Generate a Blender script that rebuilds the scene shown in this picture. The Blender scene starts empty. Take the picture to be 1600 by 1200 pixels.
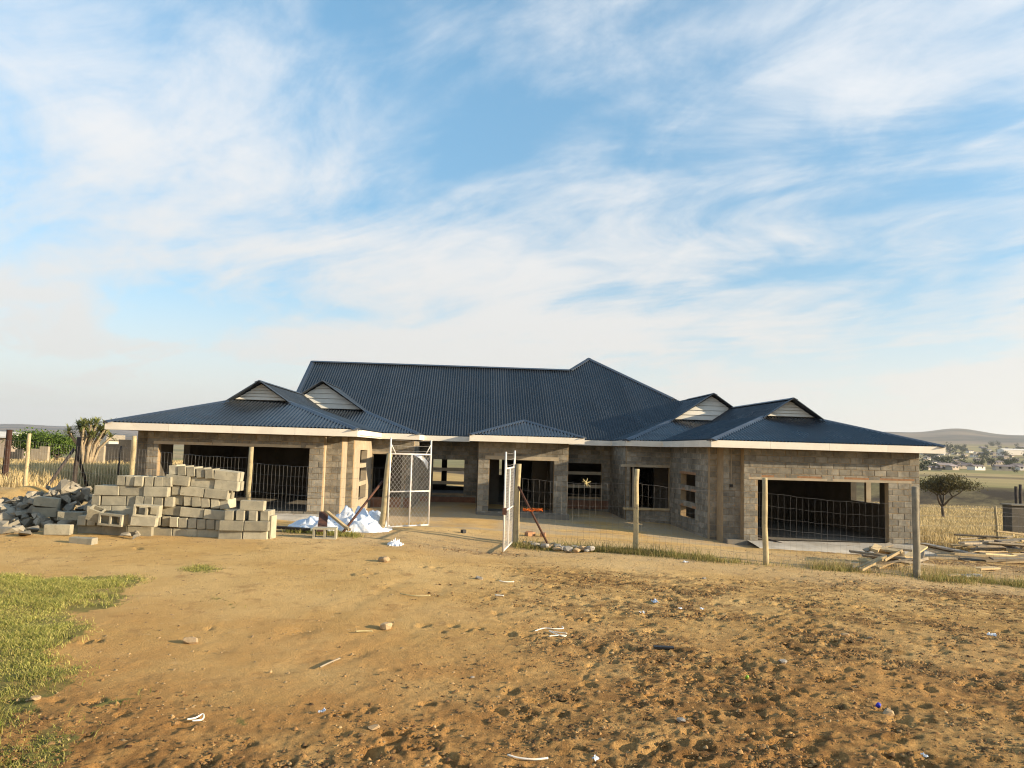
import bpy, bmesh, math, random
import numpy as np
from mathutils import Matrix, Vector
R = math.radians
random.seed(7); rng = np.random.default_rng(11)
S = bpy.context.scene
COL = S.collection

# ---------------------------------------------------------------- camera, sky, sun, exposure
EYE = 1.65
CAMROT = Matrix.Rotation(R(-2.8), 3, 'Z') @ Matrix.Rotation(R(94.76), 3, 'X') @ Matrix.Rotation(R(1.65), 3, 'Z')
cam = bpy.data.cameras.new('camera'); cam.lens = 27.0; cam.sensor_width = 36.0
cam.clip_start = 0.1; cam.clip_end = 40000
camo = bpy.data.objects.new('camera', cam); COL.objects.link(camo)
camo.matrix_world = Matrix.Translation((0, 0, EYE)) @ CAMROT.to_4x4()
S.camera = camo

SUN_EL, SUN_A = 14.5, 17.0                       # elevation, and how far in front of the house's own line (degrees)
sd = Vector((math.cos(R(SUN_A)) * math.cos(R(SUN_EL)), -math.sin(R(SUN_A)) * math.cos(R(SUN_EL)), math.sin(R(SUN_EL))))
sun = bpy.data.lights.new('sun', 'SUN'); sun.energy = 5.0; sun.angle = R(0.55); sun.color = (1.0, 0.81, 0.55)
suno = bpy.data.objects.new('sun', sun); COL.objects.link(suno)
suno.rotation_euler = (-sd).to_track_quat('-Z', 'Y').to_euler(); suno.location = (40, -10, 20)

W = bpy.data.worlds.new('World'); S.world = W; W.use_nodes = True
nt = W.node_tree; nt.nodes.clear()
def N(t, ty, **kw):
    n = t.nodes.new(ty)
    for k, v in kw.items():
        if k.startswith('i_'):
            n.inputs[k[2:].replace('_', ' ')].default_value = v
        else: setattr(n, k, v)
    return n
def math_(t, op, a, b=None, c=None, clamp=False):
    n = t.nodes.new('ShaderNodeMath'); n.operation = op; n.use_clamp = clamp
    for i, v in enumerate((a, b, c)):
        if v is None: continue
        if isinstance(v, (int, float)): n.inputs[i].default_value = v
        else: t.links.new(v, n.inputs[i])
    return n.outputs[0]
def mapr(t, v, a, b, c=0.0, d=1.0):
    n = t.nodes.new('ShaderNodeMapRange'); n.interpolation_type = 'SMOOTHSTEP'
    t.links.new(v, n.inputs[0])
    for i, q in enumerate((a, b, c, d)): n.inputs[i + 1].default_value = q
    return n.outputs[0]
def mixc(t, f, a, b, blend='MIX'):
    n = t.nodes.new('ShaderNodeMix'); n.data_type = 'RGBA'; n.blend_type = blend
    for idx, v in ((0, f), (6, a), (7, b)):
        if isinstance(v, (int, float)): n.inputs[idx].default_value = v
        elif isinstance(v, (tuple, list)): n.inputs[idx].default_value = (*v[:3], 1)
        else: t.links.new(v, n.inputs[idx])
    return n.outputs[2]
sky = N(nt, 'ShaderNodeTexSky', sky_type='NISHITA', sun_disc=False, sun_elevation=R(SUN_EL),
        sun_rotation=math.atan2(sd.x, sd.y), altitude=1400, air_density=1.0, dust_density=0.6, ozone_density=1.6)
tc = N(nt, 'ShaderNodeTexCoord')
sep = N(nt, 'ShaderNodeSeparateXYZ'); nt.links.new(tc.outputs['Generated'], sep.inputs[0])
zc = math_(nt, 'MAXIMUM', sep.outputs[2], 0.0)
den = math_(nt, 'ADD', zc, 0.16)
cx = math_(nt, 'DIVIDE', sep.outputs[0], den); cy = math_(nt, 'DIVIDE', sep.outputs[1], den)
def cloud_noise(ang, sx, sy, ox, oy, scale, detail, rough, dist):
    comb = N(nt, 'ShaderNodeCombineXYZ'); nt.links.new(cx, comb.inputs[0]); nt.links.new(cy, comb.inputs[1])
    rot = N(nt, 'ShaderNodeMapping'); rot.inputs['Rotation'].default_value = (0, 0, R(ang))
    nt.links.new(comb.outputs[0], rot.inputs[0])
    mp = N(nt, 'ShaderNodeMapping'); mp.inputs['Scale'].default_value = (sx, sy, 1); mp.inputs['Location'].default_value = (ox, oy, 0)
    nt.links.new(rot.outputs[0], mp.inputs[0])
    n = N(nt, 'ShaderNodeTexNoise', i_Scale=scale, i_Detail=detail, i_Roughness=rough, i_Distortion=dist)
    nt.links.new(mp.outputs[0], n.inputs['Vector'])
    return n.outputs['Fac']
big = cloud_noise(35, 1.0, 0.7, 19.65, 17.45, 0.55, 3, 0.5, 0.3)
wisp = cloud_noise(38, 0.75, 1.5, 5.79, 19.23, 1.25, 9, 0.62, 0.7)
fine = cloud_noise(60, 0.9, 1.5, 10.78, 13.56, 3.0, 7, 0.62, 0.6)
s1 = math_(nt, 'MULTIPLY', big, 0.60)
s2 = math_(nt, 'MULTIPLY_ADD', wisp, 0.48, s1)
s3 = math_(nt, 'MULTIPLY_ADD', fine, 0.22, s2)
lowhaze = mapr(nt, zc, 0.0, 0.36, 0.12, 0.0)
s4 = math_(nt, 'ADD', s3, lowhaze)
cmask = mapr(nt, s4, 0.555, 0.785)
cmask = math_(nt, 'MULTIPLY', cmask, 0.93)
band = mapr(nt, zc, 0.02, 0.24, 0.93, 0.0)          # thin veil towards the horizon
cm = math_(nt, 'MAXIMUM', cmask, band)
ccol = mixc(nt, mapr(nt, zc, 0.0, 0.5), (8.1, 7.8, 7.35), (9.0, 9.15, 9.35))
blue = mixc(nt, 1.0, sky.outputs[0], mixc(nt, mapr(nt, zc, .1, .55), (1.65, 1.95, 1.9), (2.45, 3.2, 2.95)), 'MULTIPLY')
scol = mixc(nt, cm, blue, ccol)
bg = N(nt, 'ShaderNodeBackground', i_Strength=0.05)
nt.links.new(scol, bg.inputs[0])
wo = N(nt, 'ShaderNodeOutputWorld'); nt.links.new(bg.outputs[0], wo.inputs[0])

S.view_settings.view_transform = 'Standard'; S.view_settings.look = 'None'
S.view_settings.gamma = 1.0; S.view_settings.use_curve_mapping = False
S.view_settings.exposure = 1.08
S.cycles.filter_width = 1.15; S.cycles.max_bounces = 6; S.cycles.volume_bounces = 0; S.cycles.caustics_reflective = False; S.cycles.caustics_refractive = False

# ---------------------------------------------------------------- small helpers
CR = np.array(CAMROT)
def ray(px, py):
    return CR @ np.array([(px - 800) / 1200., -(py - 600) / 1200., -1.0])
def at_y(px, py, Y):
    d = ray(px, py); return Vector((d[0] * Y / d[1], Y, EYE + d[2] * Y / d[1]))
def ss(a, b, x):
    t = np.clip((np.asarray(x, float) - a) / (np.asarray(b, float) - a), 0, 1); return t * t * (3 - 2 * t)

def hash2(ix, iy, seed):
    h = (ix.astype(np.int64) * 374761393 + iy.astype(np.int64) * 668265263 + seed * 974634777) & 0xffffffff
    h = ((h ^ (h >> 13)) * 1274126177) & 0xffffffff
    h = (h ^ (h >> 16))
    return (h & 0xffffff) / float(0xffffff)
def vnoise(x, y, seed=0):
    x = np.asarray(x, float); y = np.asarray(y, float)
    ix = np.floor(x); iy = np.floor(y); fx = x - ix; fy = y - iy
    fx = fx * fx * fx * (fx * (fx * 6 - 15) + 10); fy = fy * fy * fy * (fy * (fy * 6 - 15) + 10)
    a = hash2(ix, iy, seed); b = hash2(ix + 1, iy, seed); c = hash2(ix, iy + 1, seed); d = hash2(ix + 1, iy + 1, seed)
    return (a * (1 - fx) + b * fx) * (1 - fy) + (c * (1 - fx) + d * fx) * fy
def fbm(x, y, f, o, seed=0, gain=0.5):
    s = 0; a = 1; t = 0
    for k in range(o):
        c, si = math.cos(0.6 * k), math.sin(0.6 * k)
        s = s + a * (vnoise((x * c - y * si) * f + 17.3 * k, (x * si + y * c) * f - 9.1 * k, seed + k) - 0.5) * 2; t += a; a *= gain; f *= 2.03
    return s / t

def hills(u):
    return 1.0 + 0.16 * np.exp(-((u - 0.645) / 0.045) ** 2) - 0.10 * ss(0.68, 0.80, u) + 0.02 * np.sin(u * 60)
def gbase(X, Y):
    X = np.asarray(X, float); Y = np.asarray(Y, float)
    Rr = np.hypot(X, Y)
    near = -0.040 * np.clip(X, -1, 12) * ss(4, 12, Y) - 0.10 * np.exp(-((X - 0.6) / 1.6) ** 2 - ((Y - 13.4) / 1.3) ** 2)
    near = near + 0.030 * np.clip(-X - 5, 0, 8) * ss(9, 16, Y)
    lev = np.interp(X, [-10, 0, 5, 9, 15], [-0.86, -0.86, -1.05, -1.30, -1.33])
    yf = 14.3 + .557 * np.clip(-1.63 - X, 0, 20)
    t = ss(.3, np.where(X < -1.6, 6.0, 9.2), Y - yf) * ss(-14.0, -11.2, X)
    near = near * (1 - t) + lev * t
    u = X / np.maximum(np.abs(Y), 1.0)
    zr = np.interp(Rr, [0, 28, 60, 102, 155, 166, 450, 900, 1400, 2000, 3000, 4500, 6000, 9500],
                   [-0.4, -1.35, -2.9, -4.9, -6.1, -3.0, -3.4, 0.6, 14, 34, 62, 142, 120, 90])
    zr = np.where(Rr > 3000, zr * (1 + (hills(u) - 1) * ss(3000, 4500, Rr)), zr)
    zl = np.interp(Rr, [0, 30, 80, 150, 500, 2000, 5000, 7500, 9500], [0.2, 0.2, -0.7, -2.2, -13, -18, 15, 70, 80])
    zl = zl + ss(3000, 7000, Rr) * (14 * np.sin(u * 23 + 1) + 8 * np.sin(u * 51))
    w = ss(-0.25, 0.30, u)
    far = zl * (1 - w) + zr * w
    box = ss(-15, -12.5, X) * ss(18.5, 15.5, X) * ss(56, 47, Y)
    f = ss(27, 52, Rr) * (1 - box)
    return near * (1 - f) + far * f
def g(x, y): return float(gbase(x, y))
def at_g(px, py):
    d = ray(px, py); lo = 1.0
    t = 1.0
    while t < 3000:
        p = np.array([0, 0, EYE]) + d * t
        if p[2] < g(p[0], p[1]): break
        lo = t; t *= 1.02
    hi = t
    for _ in range(30):
        m = (lo + hi) / 2; p = np.array([0, 0, EYE]) + d * m
        if p[2] < g(p[0], p[1]): hi = m
        else: lo = m
    p = np.array([0, 0, EYE]) + d * hi
    return Vector((p[0], p[1], g(p[0], p[1])))

# ---------------------------------------------------------------- materials
def newmat(name):
    m = bpy.data.materials.new(name); m.use_nodes = True
    t = m.node_tree; t.nodes.clear()
    out = N(t, 'ShaderNodeOutputMaterial'); b = N(t, 'ShaderNodeBsdfPrincipled')
    t.links.new(b.outputs[0], out.inputs[0])
    return m, t, b
def coords(t, shift=True):
    tcn = N(t, 'ShaderNodeTexCoord'); oi = N(t, 'ShaderNodeObjectInfo')
    geo = N(t, 'ShaderNodeNewGeometry')
    r = math_(t, 'FRACT', math_(t, 'ADD', oi.outputs['Random'], geo.outputs['Random Per Island']))
    if not shift: return tcn.outputs['Object'], r
    vm = N(t, 'ShaderNodeVectorMath', operation='MULTIPLY_ADD')
    cb = N(t, 'ShaderNodeCombineXYZ')
    for i in range(3): t.links.new(r, cb.inputs[i])
    t.links.new(cb.outputs[0], vm.inputs[0]); vm.inputs[1].default_value = (37, 53, 71)
    t.links.new(tcn.outputs['Object'], vm.inputs[2])
    return vm.outputs[0], r
def noise(t, vec, scale, detail=4, rough=0.55, dist=0.0):
    n = N(t, 'ShaderNodeTexNoise', i_Scale=scale, i_Detail=detail, i_Roughness=rough, i_Distortion=dist)
    t.links.new(vec, n.inputs['Vector']); return n.outputs['Fac']
def bump(t, b, h, strength, dist=0.01):
    n = N(t, 'ShaderNodeBump', i_Strength=strength, i_Distance=dist)
    t.links.new(h, n.inputs['Height']); t.links.new(n.outputs[0], b.inputs['Normal'])
def M(name, c1, c2, c3=None, scale=4, rough=0.85, bs=0.4, bscale=60, rnd=0.25, spec=0.25, metal=0.0, c3lo=0.56, c3hi=0.72, island=True, bdist=0.01, stain=0):
    m, t, b = newmat(name); v, r = coords(t)
    col = mixc(t, mapr(t, noise(t, v, scale, 5, 0.6), 0.35, 0.65), c1, c2)
    if c3: col = mixc(t, mapr(t, noise(t, v, scale * 2.3, 6, 0.65, 0.6), c3lo, c3hi), col, c3)
    if rnd:
        k = math_(t, 'MULTIPLY_ADD', r, 2 * rnd, 1 - rnd)
        cb = N(t, 'ShaderNodeCombineXYZ')
        for i in range(3): t.links.new(k, cb.inputs[i])
        col = mixc(t, 1.0, col, cb.outputs[0], 'MULTIPLY')
    if stain:
        gp = N(t, 'ShaderNodeNewGeometry'); sk = mapr(t, noise(t, gp.outputs['Position'], .9, 6, .65, .5), .34, .66, 1 - stain, 1 + stain * .6)
        cbs = N(t, 'ShaderNodeCombineXYZ')
        for i in range(3): t.links.new(sk, cbs.inputs[i])
        col = mixc(t, 1.0, col, cbs.outputs[0], 'MULTIPLY')
    t.links.new(col, b.inputs['Base Color'])
    b.inputs['Roughness'].default_value = rough; b.inputs['Metallic'].default_value = metal
    b.inputs['Specular IOR Level'].default_value = spec
    if bs: bump(t, b, noise(t, v, bscale, 5, 0.65), bs, bdist)
    return m
MT = {}
MT['block'] = M('concrete_block', (.265, .242, .198), (.18, .166, .138), (.32, .232, .13), scale=5, rnd=.24, bs=.6, bscale=55, c3lo=.52, c3hi=.72, stain=.28)
MT['stackblock'] = M('stack_block', (.38, .345, .255), (.29, .268, .205), (.24, .215, .155), scale=6, rnd=.24, bs=.55, bscale=80)
MT['rubble'] = M('rubble', (.28, .25, .195), (.20, .18, .145), (.34, .29, .21), scale=6, rnd=.35, bs=.6, bscale=50)
MT['darkblock'] = M('shade_dark_block', (.085, .075, .062), (.06, .054, .046), (.13, .11, .085), scale=1.2, rnd=.15, bs=.5)  # shade of the hut front put into a darker block colour
MT['mortar'] = M('mortar', (.36, .26, .15), (.28, .205, .125), (.25, .21, .16), scale=3, rnd=0, bs=.8, bscale=40, bdist=.02)
MT['lintel'] = M('lintel', (.40, .335, .24), (.33, .275, .20), (.36, .24, .125), scale=2.5, rnd=.08, bs=.3)
MT['redbrick'] = M('red_brick', (.36, .20, .105), (.28, .15, .08), (.34, .25, .155), scale=8, rnd=.2, bs=.4)
MT['plinth'] = M('stained_plinth', (.26, .13, .075), (.20, .10, .06), (.25, .19, .13), scale=4, rnd=.1, bs=.5)
MT['interior'] = M('interior_wall', (.115, .10, .078), (.085, .075, .06), (.14, .10, .06), scale=2, rnd=0, bs=.5)  # deeper room shade put into the colour, darker than the outer blockwork
MT['slab'] = M('slab_concrete', (.46, .43, .38), (.38, .35, .30), (.36, .27, .17), scale=1.6, rnd=0, bs=.5, bscale=25)
MT['fascia'] = M('fascia_board', (.74, .69, .60), (.66, .61, .53), (.54, .46, .35), scale=1.2, rnd=.04, bs=.1, rough=.6, c3lo=.62, c3hi=.8)
MT['gable'] = M('gable_board', (.74, .72, .66), (.68, .66, .60), scale=2, rnd=.06, bs=.1, rough=.6)
MT['floor'] = M('floor_concrete', (.20, .18, .15), (.15, .135, .11), scale=1.6, rnd=0, bs=.4)  # indoor shade worked into the concrete colour; the apron slab stays light
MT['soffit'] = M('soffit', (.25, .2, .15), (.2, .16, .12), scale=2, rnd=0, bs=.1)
def roofmat(name, c1, c2, rough):
    m, t, b = newmat(name); v, r = coords(t, False)
    col = mixc(t, mapr(t, noise(t, v, .8, 5, .6), .35, .65), c1, c2)
    dust = mapr(t, noise(t, v, 2.2, 7, .7), .58, .82, 0, .35)
    col = mixc(t, dust, col, (.13, .12, .11))
    ton = N(t, 'ShaderNodeAttribute', attribute_name='tone'); cbt = N(t, 'ShaderNodeCombineXYZ')
    tk = math_(t, 'ADD', math_(t, 'MULTIPLY', ton.outputs['Fac'], .34), .83)
    for i in range(3): t.links.new(tk, cbt.inputs[i])
    col = mixc(t, 1.0, col, cbt.outputs[0], 'MULTIPLY')
    t.links.new(col, b.inputs['Base Color']); b.inputs['Metallic'].default_value = .0
    rr = mapr(t, noise(t, v, 1.7, 5, .6), .3, .7, rough - .07, rough + .1)
    t.links.new(rr, b.inputs['Roughness']); b.inputs['Specular IOR Level'].default_value = .5
    return m
MT['roof'] = roofmat('roof_sheet', (.022, .028, .036), (.028, .034, .042), .31)
MT['cap'] = roofmat('ridge_cap', (.055, .072, .10), (.045, .06, .09), .38)
MT['post'] = M('fence_post', (.46, .38, .22), (.36, .29, .17), (.22, .17, .11), scale=6, rnd=.15, bs=.5, bscale=30)
MT['greypost'] = M('weathered_post', (.27, .24, .18), (.19, .17, .13), (.33, .28, .18), scale=6, rnd=.1, bs=.5, bscale=30)
MT['darkpost'] = M('creosoted_pole', (.035, .028, .024), (.055, .045, .04), scale=6, rnd=.2, bs=.4)
MT['brownpost'] = M('brown_pole', (.045, .02, .014), (.035, .017, .012), scale=6, rnd=.1, bs=.4)
MT['wire'] = M('galvanised_wire', (.24, .235, .23), (.19, .18, .17), (.2, .14, .09), scale=6, rnd=.2, bs=0, rough=.6, metal=.2, spec=.4)
MT['meshwire'] = M('mesh_wire', (.60, .57, .53), (.5, .47, .43), scale=6, rnd=.1, bs=0, rough=.5, metal=.2, spec=.4)
MT['white'] = M('white_painted_steel', (.68, .65, .61), (.60, .57, .53), (.48, .34, .24), scale=5, rnd=.04, bs=.15, rough=.5, c3lo=.58, c3hi=.72)
MT['rust'] = M('rusted_steel', (.10, .045, .028), (.065, .032, .024), (.16, .075, .04), scale=14, rnd=.1, bs=.4, rough=.8)
MT['wood'] = M('raw_timber', (.50, .38, .21), (.42, .31, .17), (.30, .22, .14), scale=5, rnd=.3, bs=.3, bscale=40)
MT['oldwood'] = M('weathered_timber', (.30, .25, .18), (.23, .19, .14), (.40, .33, .23), scale=5, rnd=.35, bs=.3, bscale=40)
MT['orange'] = M('orange_twine', (.70, .16, .02), (.60, .13, .02), scale=20, rnd=.1, bs=.2)
MT['straw'] = M('straw', (.62, .52, .28), (.5, .42, .2), scale=20, rnd=.2, bs=0)
MT['cord'] = M('white_cord', (.78, .74, .66), (.68, .63, .54), scale=20, rnd=.1, bs=.1)
MT['black'] = M('black_plastic', (.014, .014, .015), (.02, .02, .02), scale=20, rnd=0, bs=.1, rough=.5)
MT['bluecap'] = M('blue_plastic', (.03, .04, .42), (.03, .035, .36), scale=20, rnd=0, bs=.1, rough=.4)
MT['greencap'] = M('green_plastic', (.25, .42, .04), (.2, .36, .04), scale=20, rnd=0, bs=.1, rough=.4)
MT['stone'] = M('stone', (.42, .30, .17), (.34, .24, .14), (.46, .36, .23), scale=9, rnd=.2, bs=.5)
MT['clod'] = M('soil_clod', (.46, .31, .15), (.28, .17, .075), (.46, .35, .2), scale=3, rnd=.35, bs=.4, c3lo=.64, c3hi=.7)
MT['wetclod'] = M('wet_clod', (.21, .112, .043), (.38, .22, .083), (.10, .05, .02), scale=3, rnd=.4, bs=.4, c3lo=.5, c3hi=.6)
MT['greystone'] = M('grey_stone', (.36, .33, .29), (.28, .26, .23), (.42, .36, .27), scale=9, rnd=.2, bs=.5)
MT['bark'] = M('bark', (.10, .075, .05), (.065, .05, .035), scale=5, rnd=.1, bs=.8, bscale=14, bdist=.03)
MT['palebark'] = M('pale_bark', (.36, .29, .19), (.27, .21, .14), scale=5, rnd=.1, bs=.8, bscale=14, bdist=.03)
def plastic():
    m, t, b = newmat('plastic_sheet'); v, r = coords(t)
    col = mixc(t, mapr(t, noise(t, v, 3, 4), .42, .58), (.80, .80, .81), (.60, .68, .80))
    col = mixc(t, mapr(t, noise(t, v, 7, 5, .6), .60, .70), col, (.50, .44, .36))
    t.links.new(col, b.inputs['Base Color']); b.inputs['Roughness'].default_value = .3
    b.inputs['Transmission Weight'].default_value = .0
    bump(t, b, noise(t, v, 18, 4, .6, 1.0), .4, .03); return m
MT['plastic'] = plastic()
def leafmat(name, c1, c2, rough=.6, rnd=.35, trans=.25):
    m, t, b = newmat(name); geo = N(t, 'ShaderNodeNewGeometry'); tcn = N(t, 'ShaderNodeTexCoord')
    col = mixc(t, geo.outputs['Random Per Island'], c1, c2)
    n = mapr(t, noise(t, tcn.outputs['Object'], .35, 5, .65), .32, .68, 1 - rnd, 1 + rnd)
    cb = N(t, 'ShaderNodeCombineXYZ')
    for i in range(3): t.links.new(n, cb.inputs[i])
    col = mixc(t, 1.0, col, cb.outputs[0], 'MULTIPLY')
    t.links.new(col, b.inputs['Base Color']); b.inputs['Roughness'].default_value = rough
    b.inputs['Specular IOR Level'].default_value = .2
    tr = N(t, 'ShaderNodeBsdfTranslucent'); t.links.new(col, tr.inputs[0])
    ms = N(t, 'ShaderNodeMixShader'); ms.inputs[0].default_value = trans
    t.links.new(b.outputs[0], ms.inputs[1]); t.links.new(tr.outputs[0], ms.inputs[2])
    out = [q for q in t.nodes if q.type == 'OUTPUT_MATERIAL'][0]; t.links.new(ms.outputs[0], out.inputs[0])
    return m
MT['grass'] = leafmat('green_grass', (.15, .185, .028), (.46, .39, .13))
MT['drygrass'] = leafmat('dry_grass', (.40, .30, .14), (.56, .45, .24))
MT['mixgrass'] = leafmat('verge_grass', (.12, .15, .03), (.42, .31, .13))
MT['acacia'] = leafmat('acacia_leaf', (.075, .075, .028), (.15, .125, .05))
MT['bush'] = leafmat('bush_leaf', (.07, .12, .02), (.13, .19, .035))
MT['aloe'] = leafmat('aloe_leaf', (.16, .19, .06), (.26, .27, .10), rough=.45)
MT['fartree'] = leafmat('far_tree_leaf', (.030, .045, .022), (.055, .068, .03))
MT['farwall'] = M('far_wall', (.42, .36, .30), (.34, .28, .22), scale=.3, rnd=.5, bs=0)
MT['farroof'] = M('far_roof', (.26, .20, .18), (.22, .19, .18), scale=.3, rnd=.6, bs=0, rough=.6)
MT['whitewall'] = M('pale_plaster', (.70, .66, .60), (.62, .58, .52), scale=1, rnd=.05, bs=.1)

def groundmat():
    m, t, b = newmat('ground_soil')
    tcn = N(t, 'ShaderNodeTexCoord'); v = tcn.outputs['Object']
    at = N(t, 'ShaderNodeAttribute', attribute_name='mask'); sp = N(t, 'ShaderNodeSeparateColor'); t.links.new(at.outputs['Color'], sp.inputs[0])
    geo = N(t, 'ShaderNodeNewGeometry')
    ln = N(t, 'ShaderNodeVectorMath', operation='LENGTH'); t.links.new(geo.outputs['Position'], ln.inputs[0])
    dist = ln.outputs['Value']
    col = mixc(t, mapr(t, noise(t, v, .55, 6, .6), .34, .66), (.63, .425, .180), (.53, .33, .118))
    col = mixc(t, mapr(t, noise(t, v, 3.1, 7, .7), .50, .72), col, (.38, .235, .095))
    col = mixc(t, mapr(t, noise(t, v, 9, 6, .7), .58, .74, 0, .7), col, (.64, .48, .26))
    sy_ = N(t, 'ShaderNodeSeparateXYZ'); t.links.new(v, sy_.inputs[0])
    redd = math_(t, 'MULTIPLY', mapr(t, sy_.outputs[1], 9.5, 4.2), mapr(t, noise(t, v, .8, 5, .65), .35, .6, .35, 1))
    col = mixc(t, redd, col, (.48, .255, .085))
    damp_shade = math_(t, 'MULTIPLY', sp.outputs[1], mapr(t, noise(t, v, 4.2, 10, .78), .42, .56, .05, 1.0))
    col = mixc(t, damp_shade, col, (.090, .043, .017))
    col = mixc(t, math_(t, 'MULTIPLY', sp.outputs[2], mapr(t, noise(t, v, 6, 6, .7), .3, .6, .45, 1)), col, (.42, .335, .225))
    col = mixc(t, math_(t, 'MULTIPLY', sp.outputs[0], mapr(t, noise(t, v, 2.5, 6, .7), .3, .6, .5, 1)), col, (.20, .18, .055))
    # veld beyond the yard
    fld = mixc(t, mapr(t, noise(t, v, .05, 5, .6), .4, .6), (.42, .30, .125), (.36, .25, .105))
    fld = mixc(t, mapr(t, noise(t, v, .9, 5, .7), .5, .7, 0, .6), fld, (.29, .20, .085))
    vd = mixc(t, mapr(t, noise(t, v, .006, 6, .62, .6), .40, .56), (.42, .32, .155), (.25, .225, .095))
    vd = mixc(t, mapr(t, noise(t, v, .02, 5, .6), .52, .66), vd, (.25, .17, .09))
    mp = N(t, 'ShaderNodeMapping'); mp.inputs['Scale'].default_value = (.0013, .006, .01); t.links.new(v, mp.inputs[0])
    vd = mixc(t, mapr(t, noise(t, mp.outputs[0], 1.0, 5, .6), .54, .60, 0, .7), vd, (.15, .13, .075))
    hl = mixc(t, mapr(t, noise(t, v, .0016, 7, .62), .42, .60), (.20, .145, .095), (.045, .046, .034))
    vd = mixc(t, mapr(t, dist, 1900, 3200), vd, hl)
    fld = mixc(t, mapr(t, dist, 150, 158), fld, vd)
    bank = math_(t, 'MULTIPLY', mapr(t, dist, 147, 154), mapr(t, dist, 170, 164))
    fld = mixc(t, math_(t, 'MULTIPLY', bank, mapr(t, noise(t, v, .12, 6, .7), .3, .6, .35, 1)), fld, (.075, .058, .04))
    yard = at.outputs['Alpha']
    col = mixc(t, yard, fld, col)
    t.links.new(col, b.inputs['Base Color']); b.inputs['Roughness'].default_value = .95; b.inputs['Specular IOR Level'].default_value = .12
    h = math_(t, 'MULTIPLY_ADD', noise(t, v, 75, 5, .75), .55, noise(t, v, 17, 7, .75))
    bump(t, b, h, .95, .035)
    return m
MT['ground'] = groundmat()

# ---------------------------------------------------------------- mesh building
WL = {}
def label(o, lab=None, cat=None, group=None, kind=None):
    if lab: o['label'] = lab
    if cat: o['category'] = cat
    if group: o['group'] = group
    if kind: o['kind'] = kind
    return o
def thing(name, loc, lab, cat, group=None):
    o = bpy.data.objects.new(name, None); COL.objects.link(o); o.location = loc
    o.empty_display_size = .1; WL[o.name] = Vector(loc)
    return label(o, lab, cat, group)
def link(name, me, mt, parent=None, loc=None):
    o = bpy.data.objects.new(name, me); COL.objects.link(o)
    if mt and not me.materials: me.materials.append(MT[mt])
    if parent: o.parent = parent
    if loc is not None: o.location = loc
    WL[o.name] = WL[parent.name] if parent else Vector(loc if loc is not None else (0, 0, 0))
    return o
class MB:
    def __init__(s): s.v = []; s.f = []
    def add(s, vs, fs):
        n = len(s.v); s.v += [tuple(p) for p in vs]; s.f += [tuple(i + n for i in q) for q in fs]
    def box(s, a, b):
        x0, y0, z0 = a; x1, y1, z1 = b
        s.add([(x0, y0, z0), (x1, y0, z0), (x1, y1, z0), (x0, y1, z0), (x0, y0, z1), (x1, y0, z1), (x1, y1, z1), (x0, y1, z1)],
              [(0, 3, 2, 1), (4, 5, 6, 7), (0, 1, 5, 4), (1, 2, 6, 5), (2, 3, 7, 6), (3, 0, 4, 7)]); return s
    def obox(s, c, size, rot):
        h = Vector(size) / 2; vs = []
        for z in (-1, 1):
            for x, y in ((-1, -1), (1, -1), (1, 1), (-1, 1)):
                vs.append(Vector(c) + rot @ Vector((x * h.x, y * h.y, z * h.z)))
        s.add(vs, [(0, 3, 2, 1), (4, 5, 6, 7), (0, 1, 5, 4), (1, 2, 6, 5), (2, 3, 7, 6), (3, 0, 4, 7)]); return s
    def tube(s, pts, rad, n=6, caps=True):
        pts = [Vector(p) for p in pts]
        rad = rad if isinstance(rad, (list, tuple)) else [rad] * len(pts)
        vs = []; up = Vector((0.13, .21, 1)).normalized()
        for i, p in enumerate(pts):
            d = (pts[min(i + 1, len(pts) - 1)] - pts[max(i - 1, 0)]).normalized()
            a = d.cross(up)
            if a.length < .05: a = d.cross(Vector((1, 0, 0)))
            a.normalize(); bb = d.cross(a)
            for k in range(n):
                th = 2 * math.pi * k / n; vs.append(p + (a * math.cos(th) + bb * math.sin(th)) * rad[i])
        fs = []
        for i in range(len(pts) - 1):
            for k in range(n):
                fs.append((i * n + k, i * n + (k + 1) % n, (i + 1) * n + (k + 1) % n, (i + 1) * n + k))
        if caps: fs += [tuple(range(n))[::-1], tuple((len(pts) - 1) * n + k for k in range(n))]
        s.add(vs, fs); return s
    def poly(s, vs): s.add(vs, [tuple(range(len(vs)))]); return s
    def mesh(s, name, smooth=False, off=(0, 0, 0)):
        me = bpy.data.meshes.new(name); o = Vector(off)
        me.from_pydata([Vector(p) - o for p in s.v], [], s.f); me.update()
        if smooth: me.polygons.foreach_set('use_smooth', [True] * len(me.polygons))
        return me
    def build(s, name, mt, parent=None, smooth=False, loc=None):
        off = WL[parent.name] if parent else (0, 0, 0)
        return link(name, s.mesh(name, smooth, off), mt, parent, None if parent else loc)
def npmesh(name, V, Fc, smooth=False):
    """V (n,3), Fc (m,k) numpy"""
    me = bpy.data.meshes.new(name); V = np.asarray(V, np.float32); Fc = np.asarray(Fc, np.int32); k = Fc.shape[1]
    me.vertices.add(len(V)); me.vertices.foreach_set('co', V.ravel())
    me.loops.add(Fc.size); me.loops.foreach_set('vertex_index', Fc.ravel())
    me.polygons.add(len(Fc)); me.polygons.foreach_set('loop_start', np.arange(0, Fc.size, k, dtype=np.int32))
    me.update(calc_edges=True); me.validate()
    if smooth: me.polygons.foreach_set('use_smooth', np.ones(len(Fc), bool))
    return me

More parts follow.
